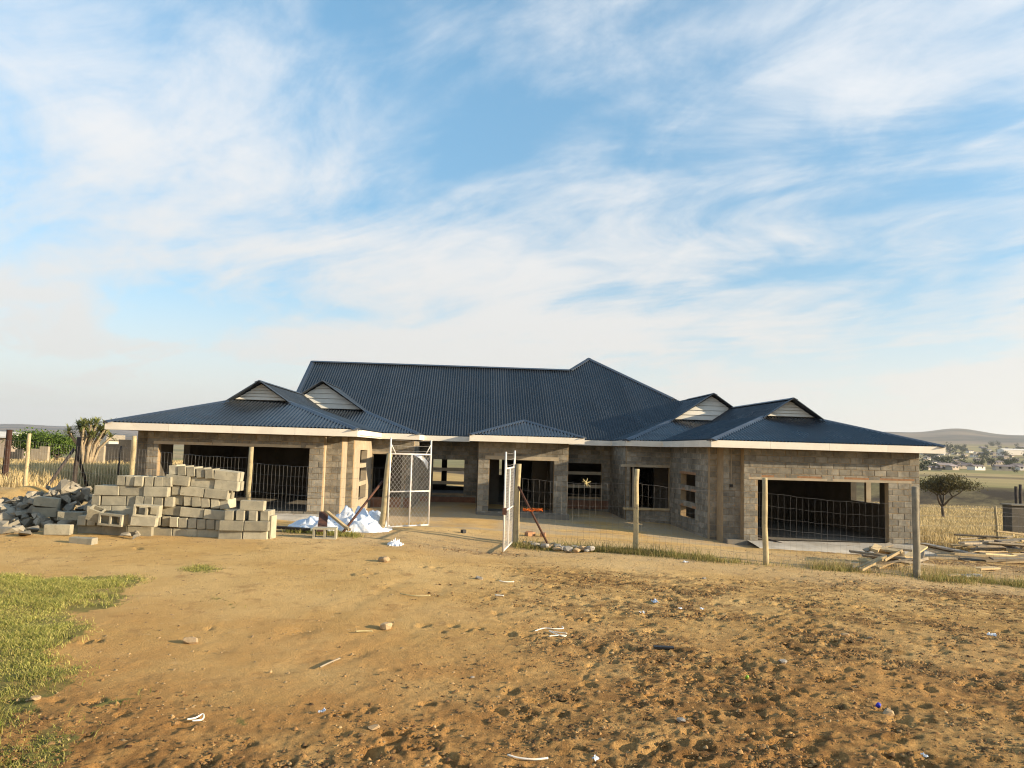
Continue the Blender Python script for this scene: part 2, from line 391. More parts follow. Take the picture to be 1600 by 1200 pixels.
# ================================================================ GROUND (one sheet to the horizon)
def in_poly(X, Y, poly):
    ins = np.zeros(X.shape, bool); n = len(poly)
    for i in range(n):
        x0, y0 = poly[i]; x1, y1 = poly[(i + 1) % n]
        if y0 == y1: continue
        c = ((y0 > Y) != (y1 > Y)) & (X < (x1 - x0) * (Y - y0) / (y1 - y0) + x0); ins ^= c
    return ins
def gpoly(px): return [(p.x, p.y) for p in (at_g(*q) for q in px)]
GRASS_POLYS = [gpoly([(-260, 898), (60, 902), (150, 899), (222, 905), (205, 928), (178, 948), (120, 962), (126, 985), (92, 1006), (100, 1040), (82, 1078), (48, 1098), (10, 1122), (-60, 1160), (-260, 1190)]),
               gpoly([(96, 1108), (120, 1096), (190, 1082), (215, 1080), (180, 1100), (130, 1114)]),
               gpoly([(-40, 1205), (30, 1160), (85, 1140), (100, 1160), (70, 1190), (30, 1230), (-40, 1250)]),
               gpoly([(285, 890), (330, 886), (362, 890), (340, 897), (300, 897)]),
               gpoly([(320, 1148), (340, 1135), (356, 1142), (345, 1152)]),
               gpoly([(335, 947), (350, 944), (352, 949)])]
def blur_mask(X, Y):
    jx = X + .45 * fbm(X, Y, 1.9, 5, 21, .65); jy = Y + .45 * fbm(X, Y, 1.9, 5, 33, .65)
    m = np.zeros(X.shape)
    for p in GRASS_POLYS: m = np.maximum(m, in_poly(jx, jy, p).astype(float))
    return m
def damp_shade_mask(X, Y):
    a = ss(-1.4, 1.6, X - .10 * (Y - 6)) * ss(12.2, 10.8, Y + .10 * X)
    a = a * (0.50 + .50 * ss(-.25, .25, fbm(X, Y, 1.2, 5, 5, .65)))
    b = np.exp(-((X - 7.0) / 2.8) ** 2 - ((Y - 10.9) / 1.0) ** 2)
    c = .55 * ss(5.8, 4.0, Y + .4 * fbm(X, Y, .8, 3, 8))
    d = .9 * np.exp(-((X - .25) / .8) ** 2 - ((Y - 12.9) / .35) ** 2)  # dark pool painted where the open gate leaf throws its shadow
    e = .95 * np.exp(-((X - 10.5) / 4.2) ** 4 - ((Y - 16.2) / 2.6) ** 4) * ss(-.5, .2, fbm(X, Y, .5, 3, 15))
    return np.clip(np.maximum.reduce([a * .74, b * .85, c, d, e]), 0, 1)
def ridge(X, Y, f, seed): return 1 - np.abs(fbm(X, Y, f, 3, seed)) * 2
def relief(X, Y):
    """everything uneven in the yard, in metres"""
    dm = damp_shade_mask(X, Y)
    z = .028 * fbm(X, Y, .5, 3, 41) + .012 * fbm(X, Y, 2.2, 4, 43) * (.5 + dm)
    cl = fbm(X, Y, 9, 4, 47, .65)
    z = z + (.004 + .016 * dm) * np.clip(cl, -.25, 1) + .012 * np.clip(fbm(X, Y, 24, 2, 51), -.3, 1) * (.25 + 1.1 * dm)
    return z
ang = np.concatenate([np.radians(np.arange(90, 150, 3.0)), np.array([])])
da = .0031
th_mid = np.arange(R(90 - 46), R(90 + 42), da)
th_lo = np.radians(np.linspace(-180, 44 - .5, 60)); th_hi = np.radians(np.linspace(132.6, 178, 14))
TH = np.concatenate([th_lo, th_mid, th_hi])
RR = np.concatenate([[0.0, .6, 1.2, 1.9], np.exp(np.arange(math.log(2.4), math.log(26), .0052)), np.exp(np.arange(math.log(26.3), math.log(9400), .028))])
tt, rr = np.meshgrid(TH, RR)
GX = (rr * np.cos(tt)); GY = (rr * np.sin(tt))
GZ = gbase(GX, GY)
yard = ss(25.5, 23, rr) * np.maximum(ss(17.6, 15.5, GY - .558 * np.clip(-1.63 - GX, 0, 99) + .0), ss(-11.5, -10, GX) * ss(16, 15, GX))
yard = np.clip(np.maximum(yard, ss(-12.0, -10.8, GX) * ss(17.0, 15.6, GX) * ss(50, 46, GY)), 0, 1) * (rr < 60)
GR = blur_mask(GX, GY) * (rr < 30); DM = damp_shade_mask(GX, GY) * (rr < 30)
nearm = ss(32, 20, rr)
GZ = GZ + relief(GX, GY) * nearm
# hoof prints and boot prints pressed into the mud, ruts to the gate
def stamp(cx, cy, r0, depth, el, rot, rim):
    sel = (np.abs(GX - cx) < r0 * 3) & (np.abs(GY - cy) < r0 * 3)
    if not sel.any(): return
    dx = GX[sel] - cx; dy = GY[sel] - cy; c, s = math.cos(rot), math.sin(rot)
    u = (dx * c + dy * s) / (r0 * el); w = (-dx * s + dy * c) / r0; q = np.sqrt(u * u + w * w)
    GZ[sel] += -depth * np.exp(-(q ** 7)) + rim * np.exp(-((q - 1.25) / .28) ** 2)
npr = 0
while npr < 1500:
    x = random.uniform(-5, 11); y = random.uniform(3.2, 13.2)
    p = float(damp_shade_mask(np.array(x), np.array(y)))
    if random.random() > p * p * 1.05 + .012: continue
    k = 1 if random.random() < .7 else 3
    for _ in range(k):
        stamp(x + random.gauss(0, .12), y + random.gauss(0, .12), random.uniform(.022, .055), random.uniform(.012, .034), random.uniform(1.0, 1.8), random.uniform(0, 3.14), random.uniform(.002, .010))
    npr += 1
RN = fbm(GX, GY, 3.5, 4, 83)
def rut(pts, w, d):
    pts = [at_g(*p) for p in pts]
    for a, b in zip(pts[:-1], pts[1:]):
        a = np.array(a[:2]); b = np.array(b[:2]); L = b - a; l2 = (L * L).sum()
        t = np.clip(((GX - a[0]) * L[0] + (GY - a[1]) * L[1]) / l2, 0, 1)
        q = np.hypot(GX - a[0] - t * L[0], GY - a[1] - t * L[1]) / w
        GZ[...] += np.where(q < 4, (-d * np.exp(-q ** 2) + .16 * d * np.exp(-((q - 1.9) / .6) ** 2)) * np.clip(.7 + 1.2 * RN, 0, 1.3), 0)
rut([(768, 948), (776, 968), (800, 982), (840, 1000)], .025, .010)
rut([(860, 1110), (900, 1075), (925, 1040), (945, 1025)], .022, .010)
rut([(1145, 1015), (1180, 1065), (1215, 1100), (1240, 1130)], .03, .020)
rut([(500, 1045), (560, 1020), (640, 990)], .08, .008)
rut([(330, 1020), (470, 985), (640, 905)], .12, .009)
rut([(420, 1050), (560, 1000), (700, 915)], .12, .009)
# sand heap by the left fence
mh = at_g(50, 776)
for cx_, cy_, r_, h_ in ((mh.x, mh.y, .6, .26), (mh.x - 1.3, mh.y - .2, .7, .12), (mh.x + .8, mh.y + .3, .45, .12)):
    GZ += h_ * np.exp(-((GX - cx_) / r_) ** 2 - ((GY - cy_) / (r_ * .8)) ** 2)
nr, na = GX.shape
idx = np.arange(nr * na).reshape(nr, na)
q1 = np.stack([idx[:-1, :-1], idx[1:, :-1], idx[1:, 1:], idx[:-1, 1:]], -1)[:, :, ::-1].reshape(-1, 4)
q2 = np.stack([idx[:-1, -1], idx[1:, -1], idx[1:, 0], idx[:-1, 0]], -1)[:, ::-1]
me = npmesh('ground', np.stack([GX, GY, GZ], -1).reshape(-1, 3), np.concatenate([q1, q2]), True)
gravel = ss(11.4, 12.8, GY + .1 * GX + .9 * fbm(GX, GY, .8, 3, 61)) * ss(15.5, 14.4, GY + .0 * GX) * .38 + ss(18, 21, GY) * .9 * ss(-.4, .2, fbm(GX, GY, .6, 4, 66))
gravel = np.clip(gravel + .8 * np.exp(-((GX - 3.4) / 3.2) ** 4 - ((GY - 21.8) / 1.5) ** 4), 0, 1)
ca = me.attributes.new('mask', 'FLOAT_COLOR', 'POINT')
ca.data.foreach_set('color', np.stack([GR, DM, gravel, yard], -1).astype(np.float32).ravel())
ground = link('ground', me, 'ground'); label(ground, kind='structure')
def gz(x, y): return g(x, y) + float(relief(np.array(float(x)), np.array(float(y)))) * float(ss(32, 20, math.hypot(x, y)))
def atg(px, py):
    p = at_g(px, py); return Vector((p.x, p.y, gz(p.x, p.y)))

# ================================================================ HOUSE
CX = 2.02
house = thing('house', (CX, 30, -1.0), 'large unfinished single storey house of bare grey blocks under a dark blue corrugated roof', 'house')
ZE = 2.11            # top of the fascia
PITCH = .120
def cross_poly(poly2, u):
    vs = []
    for i in range(len(poly2)):
        a, b = poly2[i], poly2[(i + 1) % len(poly2)]
        if (a[0] - u) * (b[0] - u) <= 0 and abs(a[0] - b[0]) > 1e-9:
            vs.append(a[1] + (b[1] - a[1]) * (u - a[0]) / (b[0] - a[0]))
    return (min(vs), max(vs)) if len(vs) >= 2 else None
def sheet(pts, up, name='roof_sheeting', amp=.024):
    """corrugated sheeting over a planar polygon; 'up' = the level direction in which the slope climbs"""
    pts = [Vector(p) for p in pts]; upv = Vector((up[0], up[1], 0)).normalized()
    uh = Vector((upv.y, -upv.x, 0))
    nrm = None
    for i in range(1, len(pts) - 1):
        nrm = (pts[i] - pts[0]).cross(pts[i + 1] - pts[0])
        if nrm.length > 1e-4: break
    nrm.normalize()
    if nrm.z < 0: nrm = -nrm
    vd = nrm.cross(uh); vd = vd if vd.z > 0 else -vd
    o = pts[0]
    p2 = [((p - o).dot(uh), (p - o).dot(vd)) for p in pts]
    u0, u1 = min(p[0] for p in p2), max(p[0] for p in p2)
    us = np.arange(u0 + 1e-4, u1 - 1e-4, PITCH / 8)
    V = []; 
    for u in us:
        c = cross_poly(p2, float(u))
        if not c: c = (0, 0)
        h = amp * math.cos(2 * math.pi * u / PITCH)
        for vv in c: V.append(o + uh * float(u) + vd * vv + nrm * h)
    n = len(us); Fc = np.array([(2 * i, 2 * i + 2, 2 * i + 3, 2 * i + 1) for i in range(n - 1)])
    V = np.array([tuple(p) for p in V]) - np.array(WL[house.name])
    me = npmesh(name, V, Fc, True)
    rd_ = random.Random(len(us)); tn = [rd_.random() for _ in range(80)]
    ta = me.attributes.new('tone', 'FLOAT', 'POINT'); ta.data.foreach_set('value', np.repeat([tn[int((u - u0) / .84) % 80] for u in us], 2).astype(np.float32))
    return link(name, me, 'roof', house)
def capline(a, b, w=.17, droop=.35, up=.03, name='ridge_cap', par=None):
    a, b = Vector(a), Vector(b); d = (b - a).normalized(); s = d.cross(Vector((0, 0, 1))).normalized(); n = s.cross(d)
    mb = MB()
    prof = [(-w, -w * droop), (-.03, 0), (.03, 0), (w, -w * droop), (w, -w * droop - .02), (-w, -w * droop - .02)]
    vs = [p + s * x + n * (y + up) for p in (a, b) for x, y in prof]; k = len(prof)
    mb.add(vs, [(i, (i + 1) % k, k + (i + 1) % k, k + i) for i in range(k)] + [tuple(range(k))[::-1], tuple(range(k, 2 * k))])
    return mb.build(name, 'cap', par or house)
def fascia(p, q, nrm, h=.225, t=.028, joints=1):
    p, q = Vector((*p, 0)), Vector((*q, 0)); n = Vector((*nrm, 0))
    for k in range(joints):
        a = p.lerp(q, k / joints); b = p.lerp(q, (k + 1) / joints); d = (b - a).normalized()
        b2 = b - d * (.006 if k < joints - 1 else 0)
        mb = MB(); vs = []
        for z in (ZE - .02 - h, ZE - .02):
            for w in (a, b2, b2 - n * t, a - n * t): vs.append((w.x, w.y, z))
        mb.add(vs, [(0, 3, 2, 1), (4, 5, 6, 7), (0, 1, 5, 4), (1, 2, 6, 5), (2, 3, 7, 6), (3, 0, 4, 7)])
        mb.build('fascia_board', 'fascia', house)
def gable_face(cx, Y, hw, zb, za, sgn):
    n = 5; mb0 = MB()
    mb0.poly([(cx - hw, Y + .05, zb), (cx + hw, Y + .05, zb), (cx, Y + .05, za)])
    face = mb0.build('gable_end', 'gable', house)
    for k in range(n):
        z0 = zb + (za - zb) * k / n; z1 = zb + (za - zb) * (k + 1) / n
        w0 = hw * (1 - k / n); w1 = hw * (1 - (k + 1) / n)
        mb = MB()
        vs = [(cx - w0, Y - .02, z0 + .014), (cx + w0, Y - .02, z0 + .014), (cx + w1 + .001, Y + .018, z1), (cx - w1 - .001, Y + .018, z1),
              (cx - w0, Y + .04, z0 + .006), (cx + w0, Y + .04, z0 + .006), (cx + w1 + .001, Y + .04, z1), (cx - w1 - .001, Y + .04, z1)]
        mb.add(vs, [(0, 1, 2, 3), (5, 4, 7, 6), (0, 4, 5, 1), (3, 2, 6, 7), (0, 3, 7, 4), (1, 5, 6, 2)])
        mb.build('gable_board', 'gable', face)
for s in (-1, 1):
    X = lambda o: CX + s * o
    # front wing
    I, O, Y0, Yg, hw, zb, za, gc = 5.64, 13.40, 24.4, 27.65, 1.0, 3.06, 3.74, 9.57
    sheet([(X(I), Y0, ZE), (X(O), Y0, ZE), (X(gc + hw), Yg, zb), (X(gc - hw), Yg, zb)], (0, 1))
    sheet([(X(I), Y0, ZE), (X(I), 36, ZE), (X(gc - hw), 38, zb), (X(gc - hw), Yg, zb)], (s, 0))
    sheet([(X(O), Y0, ZE), (X(O), 46, ZE), (X(gc + hw), 43, zb), (X(gc + hw), Yg, zb)], (-s, 0))
    sheet([(X(gc - hw - .04), Yg - .32, zb - .03), (X(gc - hw - .04), 38, zb - .03), (X(gc), 38, za), (X(gc), Yg - .32, za)], (s, 0))
    sheet([(X(gc + hw + .04), Yg - .32, zb - .03), (X(gc + hw + .04), 43, zb - .03), (X(gc), 43, za), (X(gc), Yg - .32, za)], (-s, 0))
    gable_face(X(gc), Yg - .06, hw - .12, zb + .02, za - .09, s)
    capline((X(I), Y0, ZE), (X(gc - hw), Yg, zb), name='hip_cap'); capline((X(O), Y0, ZE), (X(gc + hw), Yg, zb), name='hip_cap')
    capline((X(gc), Yg - .34, za), (X(gc), 36.2, za))
    for q in (-1, 1):
        capline((X(gc), Yg - .34, za + .01), (X(gc + q * (hw + .1)), Yg - .34, zb - .06), w=.06, droop=.2, name='barge_cap')
    # second, set back part of the wing
    I2, Y2, Yg2, hw2, zb2, za2, gc2 = 4.15, 30.8, 34.0, 1.80, 3.11, 4.32, 8.64
    sheet([(X(I2), Y2, ZE), (X(13.1), Y2, ZE - .01), (X(gc2 + hw2), Yg2, zb2), (X(gc2 - hw2), Yg2, zb2)], (0, 1))
    sheet([(X(I2), Y2, ZE), (X(I2), 37, ZE), (X(gc2 - hw2), 40, zb2), (X(gc2 - hw2), Yg2, zb2)], (s, 0))
    sheet([(X(gc2 - hw2 - .04), Yg2 - .32, zb2 - .03), (X(gc2 - hw2 - .04), 40, zb2 - .03), (X(gc2), 40, za2), (X(gc2), Yg2 - .32, za2)], (s, 0))
    sheet([(X(gc2 + hw2 + .04), Yg2 - .32, zb2 - .03), (X(gc2 + hw2 + .04), 40, zb2 - .03), (X(gc2), 40, za2), (X(gc2), Yg2 - .32, za2)], (-s, 0))
    gable_face(X(gc2), Yg2 - .06, hw2 - .12, zb2 + .02, za2 - .10, s)
    capline((X(I2), Y2, ZE), (X(gc2 - hw2), Yg2, zb2), name='hip_cap')
    capline((X(gc2), Yg2 - .34, za2), (X(gc2), 37.6, za2))
    for q in (-1, 1):
        capline((X(gc2), Yg2 - .34, za2 + .01), (X(gc2 + q * (hw2 + .1)), Yg2 - .34, zb2 - .07), w=.06, droop=.2, name='barge_cap')
    # fascias
    fascia((X(O), Y0), (X(I), Y0), (0, -1), joints=4)
    fascia((X(I), Y0 + .03), (X(I), Y2), (-s, 0), joints=2)
    fascia((X(I), Y2), (X(I2), Y2), (0, -1))
    fascia((X(I2), Y2 + .03), (X(I2), 34.0), (-s, 0))
    fascia((X(I2), 34.0), (X(2.14), 34.0), (0, -1))
    fascia((X(2.14), 28.53), (X(2.14), 34.0), (s, 0), joints=2)
    fascia((X(O), Y0 + .03), (X(O), 46), (s, 0), joints=4)
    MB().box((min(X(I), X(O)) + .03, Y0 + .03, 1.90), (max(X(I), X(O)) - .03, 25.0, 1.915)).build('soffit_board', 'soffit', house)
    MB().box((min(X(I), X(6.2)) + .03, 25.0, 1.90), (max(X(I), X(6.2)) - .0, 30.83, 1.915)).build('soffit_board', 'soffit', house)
# main roof with its taller hipped end
RZ = lambda y: ZE + .62 * (y - 34.0)
ridgeL, ridgeJ, peak, hipE = (-8.4, 40, RZ(40)), (4.97, 40, RZ(40)), (6.16, 41.3, RZ(41.3)), (13.46, 34, ZE)
sheet([(-8.4, 34, ZE), hipE, peak, ridgeJ, ridgeL], (0, 1))
sheet([(-8.4, 46, ZE), (4.97, 46, ZE), ridgeJ, ridgeL], (0, -1))
sheet([hipE, (13.46, 48.6, ZE), peak], (-1, 0))
sheet([peak, ridgeJ, (-1.14, 46, ZE), (-1.14, 48.6, ZE)], (1, 0)) if False else None
sheet([(13.46, 48.6, ZE), (-1.14, 48.6, ZE), peak], (0, -1))
sheet([(-1.14, 34, ZE), (-1.14, 48.6, ZE), peak], (1, 0)) if False else None
capline(ridgeL, ridgeJ, w=.2); capline(ridgeJ, peak, w=.16); capline(peak, (9.9, 37.56, RZ(37.56)), w=.18, name='hip_cap')
capline(ridgeL, (-8.4, 34.5, RZ(34.5)), w=.10, droop=.15, name='barge_cap')
MB().poly([(-8.3, 34.2, ZE), (-8.3, 40, RZ(40) - .1), (-8.3, 46, ZE)]).build('gable_end', 'gable', house)
MB().poly([(4.97, 40, RZ(40) - .05), peak, (4.97, 46, ZE)]).build('roof_end', 'roof', house)
# porch roof
pa = (CX, 30.64, ZE + .655)
sheet([(CX - 2.14, 28.5, ZE), (CX + 2.14, 28.5, ZE), pa], (0, 1))
for s in (-1, 1):
    sheet([(CX + s * 2.14, 28.5, ZE), (CX + s * 2.14, 36, ZE), (CX, 36, ZE + .655), pa], (-s, 0))
    capline((CX + s * 2.14, 28.5, ZE), pa, w=.13, name='hip_cap')
capline(pa, (CX, 35.2, ZE + .655), w=.13)
fascia((CX - 2.14, 28.5), (CX + 2.14, 28.5), (0, -1), joints=2)
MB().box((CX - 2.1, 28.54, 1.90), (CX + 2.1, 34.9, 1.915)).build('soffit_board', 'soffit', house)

# ---- walls of hollow blocks: a mortar core with every block of the seen face laid proud of it
BL, BH = .40, .20
def block_mesh(l, h, d, name='block', bev=.008):
    bm = bmesh.new(); bmesh.ops.create_cube(bm, size=1)
    for v in bm.verts: v.co = Vector((v.co.x * l, v.co.y * d, v.co.z * h))
    bmesh.ops.bevel(bm, geom=bm.edges[:], offset=bev, segments=1, affect='EDGES')
    me = bpy.data.meshes.new(name); bm.to_mesh(me); bm.free(); return me
FULL = block_mesh(BL - .012, BH - .012, .05, 'wall_block')
FULL.materials.append(MT['block'])
BLOCKS = []           # (priority, centre, angle about z, length, height)
def wall(name, p, q, z0, z1, openings=(), th=.22, n=None, pri=0, mat='mortar', blocks=True, zref=2.05, par=None):
    """p->q seen with the outer face on the right-hand side given by n; openings (a0,a1,zb,zt) measured along p->q"""
    p, q = Vector((*p, 0)), Vector((*q, 0)); L = (q - p).length; d = (q - p) / L; nv = Vector((*n, 0))
    xs = sorted({0, L, *[o[0] for o in openings], *[o[1] for o in openings]}); mb = MB()
    for a, b in zip(xs[:-1], xs[1:]):
        segs = [(z0, z1)]
        for o in openings:
            if o[0] < (a + b) / 2 < o[1]:
                ns = []
                for s0, s1 in segs:
                    if o[2] > s0: ns.append((s0, min(s1, o[2])))
                    if o[3] < s1: ns.append((max(s0, o[3]), s1))
                segs = [t for t in ns if t[1] - t[0] > 1e-4]
        for s0, s1 in segs:
            A, B = p + d * a, p + d * b
            vs = [(w.x, w.y, z) for z in (s0, s1) for w in (A, B, B - nv * th, A - nv * th)]
            mb.add(vs, [(0, 3, 2, 1), (4, 5, 6, 7), (0, 1, 5, 4), (1, 2, 6, 5), (2, 3, 7, 6), (3, 0, 4, 7)])
    w = mb.build(name, mat, par or house)
    if not blocks: return w
    k = 0; z = zref
    angz = math.atan2(d.y, d.x) + (0 if nv.dot(Vector((d.y, -d.x, 0))) > 0 else math.pi)
    while z - BH > z0 - .1:
        zc_ = z - BH / 2; x = -(BL / 2 if k % 2 else 0)
        rects = [(0, L)]
        for o in openings:
            if o[2] < zc_ < o[3]:
                nr_ = []
                for a, b in rects:
                    if o[0] > a: nr_.append((a, min(b, o[0])))
                    if o[1] < b: nr_.append((max(a, o[1]), b))
                rects = [t for t in nr_ if t[1] - t[0] > .05]
        while x < L:
            for a, b in rects:
                a1, b1 = max(a, x), min(b, x + BL)
                if b1 - a1 > .07:
                    zt, zb_ = z, z - BH
                    for o in openings:
                        if o[0] < (a1 + b1) / 2 < o[1]:
                            pass
                    c = p + d * ((a1 + b1) / 2) + nv * (-.013 + random.uniform(-.004, .005)); c.z = zc_
                    BLOCKS.append((pri, c, angz + random.gauss(0, .004), b1 - a1, BH, w))
            x += BL
        z -= BH; k += 1
    return w
def lintel(p, q, z0, z1, n, th=.2, proud=.017, mat='lintel', name='lintel'):
    p, q, n = Vector((*p, 0)), Vector((*q, 0)), Vector((*n, 0)); mb = MB()
    vs = [(w.x, w.y, z) for z in (z0, z1) for w in (p + n * proud, q + n * proud, q - n * th, p - n * th)]
    mb.add(vs, [(0, 3, 2, 1), (4, 5, 6, 7), (0, 1, 5, 4), (1, 2, 6, 5), (2, 3, 7, 6), (3, 0, 4, 7)])
    return mb.build(name, mat, house)
ZL, ZRf, ZC = -.62, -1.12, -.80
F = (0, -1)
# left wing
wall('wall', (-10.30, 25), (-4.75, 25), -1.1, 2.06, [(.35, 5.09, ZL, 1.46)], n=F, pri=9)
wall('wall', (-10.80, 25.45), (-10.30, 25.45), -1.1, 2.05, n=F, pri=3, th=.2)
wall('wall', (-4.75, 25.22), (-4.75, 25.42), -1.1, 2.05, n=(1, 0), th=.2, blocks=False, mat='lintel')
wall('wall', (-4.95, 25.42), (-4.25, 25.42), -1.1, 2.05, n=F, pri=8, th=.2)
wall('wall', (-4.25, 25.62), (-4.25, 26.5), -1.1, 2.05, n=(1, 0), th=.2, blocks=False, mat='lintel')
wall('wall', (-4.45, 26.5), (-4.03, 26.5), -1.1, 2.05, n=F, pri=7, th=.2)
slL = [(1.35, 3.2, .93, 1.42), (1.35, 3.2, .28, .77), (1.35, 3.2, -.37, .12)]
wall('wall', (-4.03, 26.7), (-4.03, 31.3), -1.1, 2.05, slL, n=(1, 0), pri=4, mat='lintel', blocks=False)
lintel((-10.1, 25), (-5.0, 25), 1.46, 1.55, F)
wall('wall', (-4.25, 31.3), (-2.36, 31.3), -1.1, 2.05, [(.26, 1.56, -.48, 1.26)], n=F, pri=5)
lintel((-4.03, 31.3), (-2.5, 31.3), 1.26, 1.36, F)
lintel((-4.0, 31.3), (-2.4, 31.3), -1.0, -.47, F, mat='plinth', name='brick_plinth', proud=.03)
lintel((-2.3, 35), (.2, 35), -1.0, -.62, F, mat='plinth', name='brick_plinth', proud=.03)
lintel((3.75, 35), (6.25, 35), -1.0, -.62, F, mat='plinth', name='brick_plinth', proud=.03)
wall('wall', (-2.36, 31.52), (-2.36, 35), -1.1, 2.05, n=(1, 0), pri=2)
wall('wall', (-2.36, 35), (CX - 1.4, 35), -1.1, 2.05, [(.61, 2.02, -.47, 1.05)], n=F, pri=4)
for z in (.53, -.07): lintel((-1.85, 35.02), (-.24, 35.02), z, z + .14, F, th=.16, proud=-.03, name='window_beam')
# right wing
wall('wall', (8.94, 25), (14.88, 25), -1.6, 2.06, [(.47, 4.87, ZRf, .85)], n=F, pri=10)
wall('wall', (8.94, 25.22), (8.94, 25.32), -1.6, 2.05, n=(-1, 0), th=.2, blocks=False)
wall('wall', (8.36, 25.32), (9.1, 25.32), -1.6, 2.05, n=F, pri=8, th=.2)
wall('wall', (8.36, 25.52), (8.36, 26.0), -1.6, 2.05, n=(-1, 0), th=.2, blocks=False)
wall('wall', (8.12, 26.0), (8.5, 26.0), -1.6, 2.05, n=F, pri=7, th=.2)
slR = [(1.5, 3.45, .40, .86), (1.5, 3.45, -.20, .24), (1.5, 3.45, -.78, -.36)]
wall('wall', (8.12, 26.2), (8.12, 31.3), -1.6, 2.05, slR, n=(-1, 0), pri=6)
for o in slR: lintel((8.12, 26.2 + 1.35), (8.12, 26.2 + 3.6), o[3], o[3] + .09, (-1, 0), mat='redbrick', name='brick_course', proud=.014)
lintel((9.1, 25), (14.6, 25), .85, .93, F); lintel((8.96, 25), (14.7, 25), .932, 1.0, F, mat='redbrick', name='brick_course', proud=.014)
wall('wall', (6.32, 31.3), (8.36, 31.3), -1.6, 2.05, [(.13, 1.78, -.71, 1.02)], n=F, pri=5)
lintel((6.1, 31.3), (8.12, 31.3), 1.02, 1.12, F)
wall('wall', (6.32, 31.52), (6.32, 35), -1.6, 2.05, n=(-1, 0), pri=2)
wall('wall', (CX + 1.4, 35), (6.32, 35), -1.6, 2.05, [(.92, 2.50, -.47, 1.05)], n=F, pri=4)
for z in (.53, -.07): lintel((4.26, 35.02), (5.92, 35.02), z, z + .14, F, th=.16, proud=-.03, name='window_beam')
# porch
wall('wall', (.24, 29.3), (3.67, 29.3), -1.3, 2.05, [(.43, 2.89, ZC, 1.20)], n=F, pri=6)
lintel((.5, 29.3), (3.3, 29.3), 1.20, 1.34, F)
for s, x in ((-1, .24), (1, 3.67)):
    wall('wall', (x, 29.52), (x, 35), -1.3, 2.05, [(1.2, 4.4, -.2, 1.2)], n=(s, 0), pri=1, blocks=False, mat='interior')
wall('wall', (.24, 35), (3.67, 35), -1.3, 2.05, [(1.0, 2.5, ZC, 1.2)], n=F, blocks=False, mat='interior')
# side, rear and inner walls, floors
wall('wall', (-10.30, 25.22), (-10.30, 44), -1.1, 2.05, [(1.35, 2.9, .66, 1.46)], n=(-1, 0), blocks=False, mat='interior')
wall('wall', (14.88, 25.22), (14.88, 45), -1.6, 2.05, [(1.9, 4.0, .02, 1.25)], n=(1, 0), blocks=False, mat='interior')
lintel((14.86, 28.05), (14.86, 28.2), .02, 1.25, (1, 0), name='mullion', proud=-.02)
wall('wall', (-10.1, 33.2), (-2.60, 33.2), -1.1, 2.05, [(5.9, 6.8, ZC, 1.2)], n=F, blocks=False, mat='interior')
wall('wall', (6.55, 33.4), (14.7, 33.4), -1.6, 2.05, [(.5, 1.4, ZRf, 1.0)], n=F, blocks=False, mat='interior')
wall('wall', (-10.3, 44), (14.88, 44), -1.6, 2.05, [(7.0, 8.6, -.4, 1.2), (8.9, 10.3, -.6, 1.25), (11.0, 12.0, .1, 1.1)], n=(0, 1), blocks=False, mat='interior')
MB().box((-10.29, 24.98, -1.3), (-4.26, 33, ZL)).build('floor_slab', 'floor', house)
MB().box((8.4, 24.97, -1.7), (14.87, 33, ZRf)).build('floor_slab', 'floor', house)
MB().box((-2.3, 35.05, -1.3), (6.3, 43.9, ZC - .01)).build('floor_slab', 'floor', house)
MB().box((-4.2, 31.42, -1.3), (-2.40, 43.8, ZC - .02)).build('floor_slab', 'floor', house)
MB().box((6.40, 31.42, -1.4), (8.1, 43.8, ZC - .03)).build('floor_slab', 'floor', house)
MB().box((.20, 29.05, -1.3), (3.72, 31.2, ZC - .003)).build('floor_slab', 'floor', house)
# sunlit mortar strip down the stepped corner of the left wing, conduit box on the right one
MB().tube([(8.62, 25.29, 1.9), (8.62, 25.29, .62)], .022, 6).build('conduit', 'oldwood', house)
MB().box((8.57, 25.26, .56), (8.67, 25.32, .66)).build('conduit_box', 'black', house)
lintel((6.2, 31.28), (8.1, 31.28), -.71, -.63, F, th=.12, proud=.05, mat='wood', name='window_board')
MB().box((6.58, 31.34, -.63), (6.64, 31.40, 1.02)).build('window_prop', 'lintel', house)
MB().box((-2.80, 31.2, -1.0), (-2.70, 31.26, 1.26)).build('door_prop', 'greypost', house)
# the 300 largest blocks are objects; the others are joined
BLOCKS.sort(key=lambda b: (-b[0], -b[3]))
rest = MB(); nb = 0
for pri, c, a, l, h, w in BLOCKS:
    if nb < 300 and pri >= 5:
        me = FULL if l > BL - .01 else None
        if me is None:
            me = block_mesh(l - .012, h - .012, .05, 'wall_block'); me.materials.append(MT['block'])
        o = bpy.data.objects.new('block', me); COL.objects.link(o); o.parent = w
        o.location = c - WL[w.name] + Vector((0, 0, random.uniform(-.003, .003))); o.rotation_euler = (random.gauss(0, .004), random.gauss(0, .006), a); nb += 1
    else:
        rest.obox(c, (l - .012, .05, h - .012), Matrix.Rotation(a, 3, 'Z'))
o = rest.build('blockwork', 'block', house); o['kind'] = 'stuff'
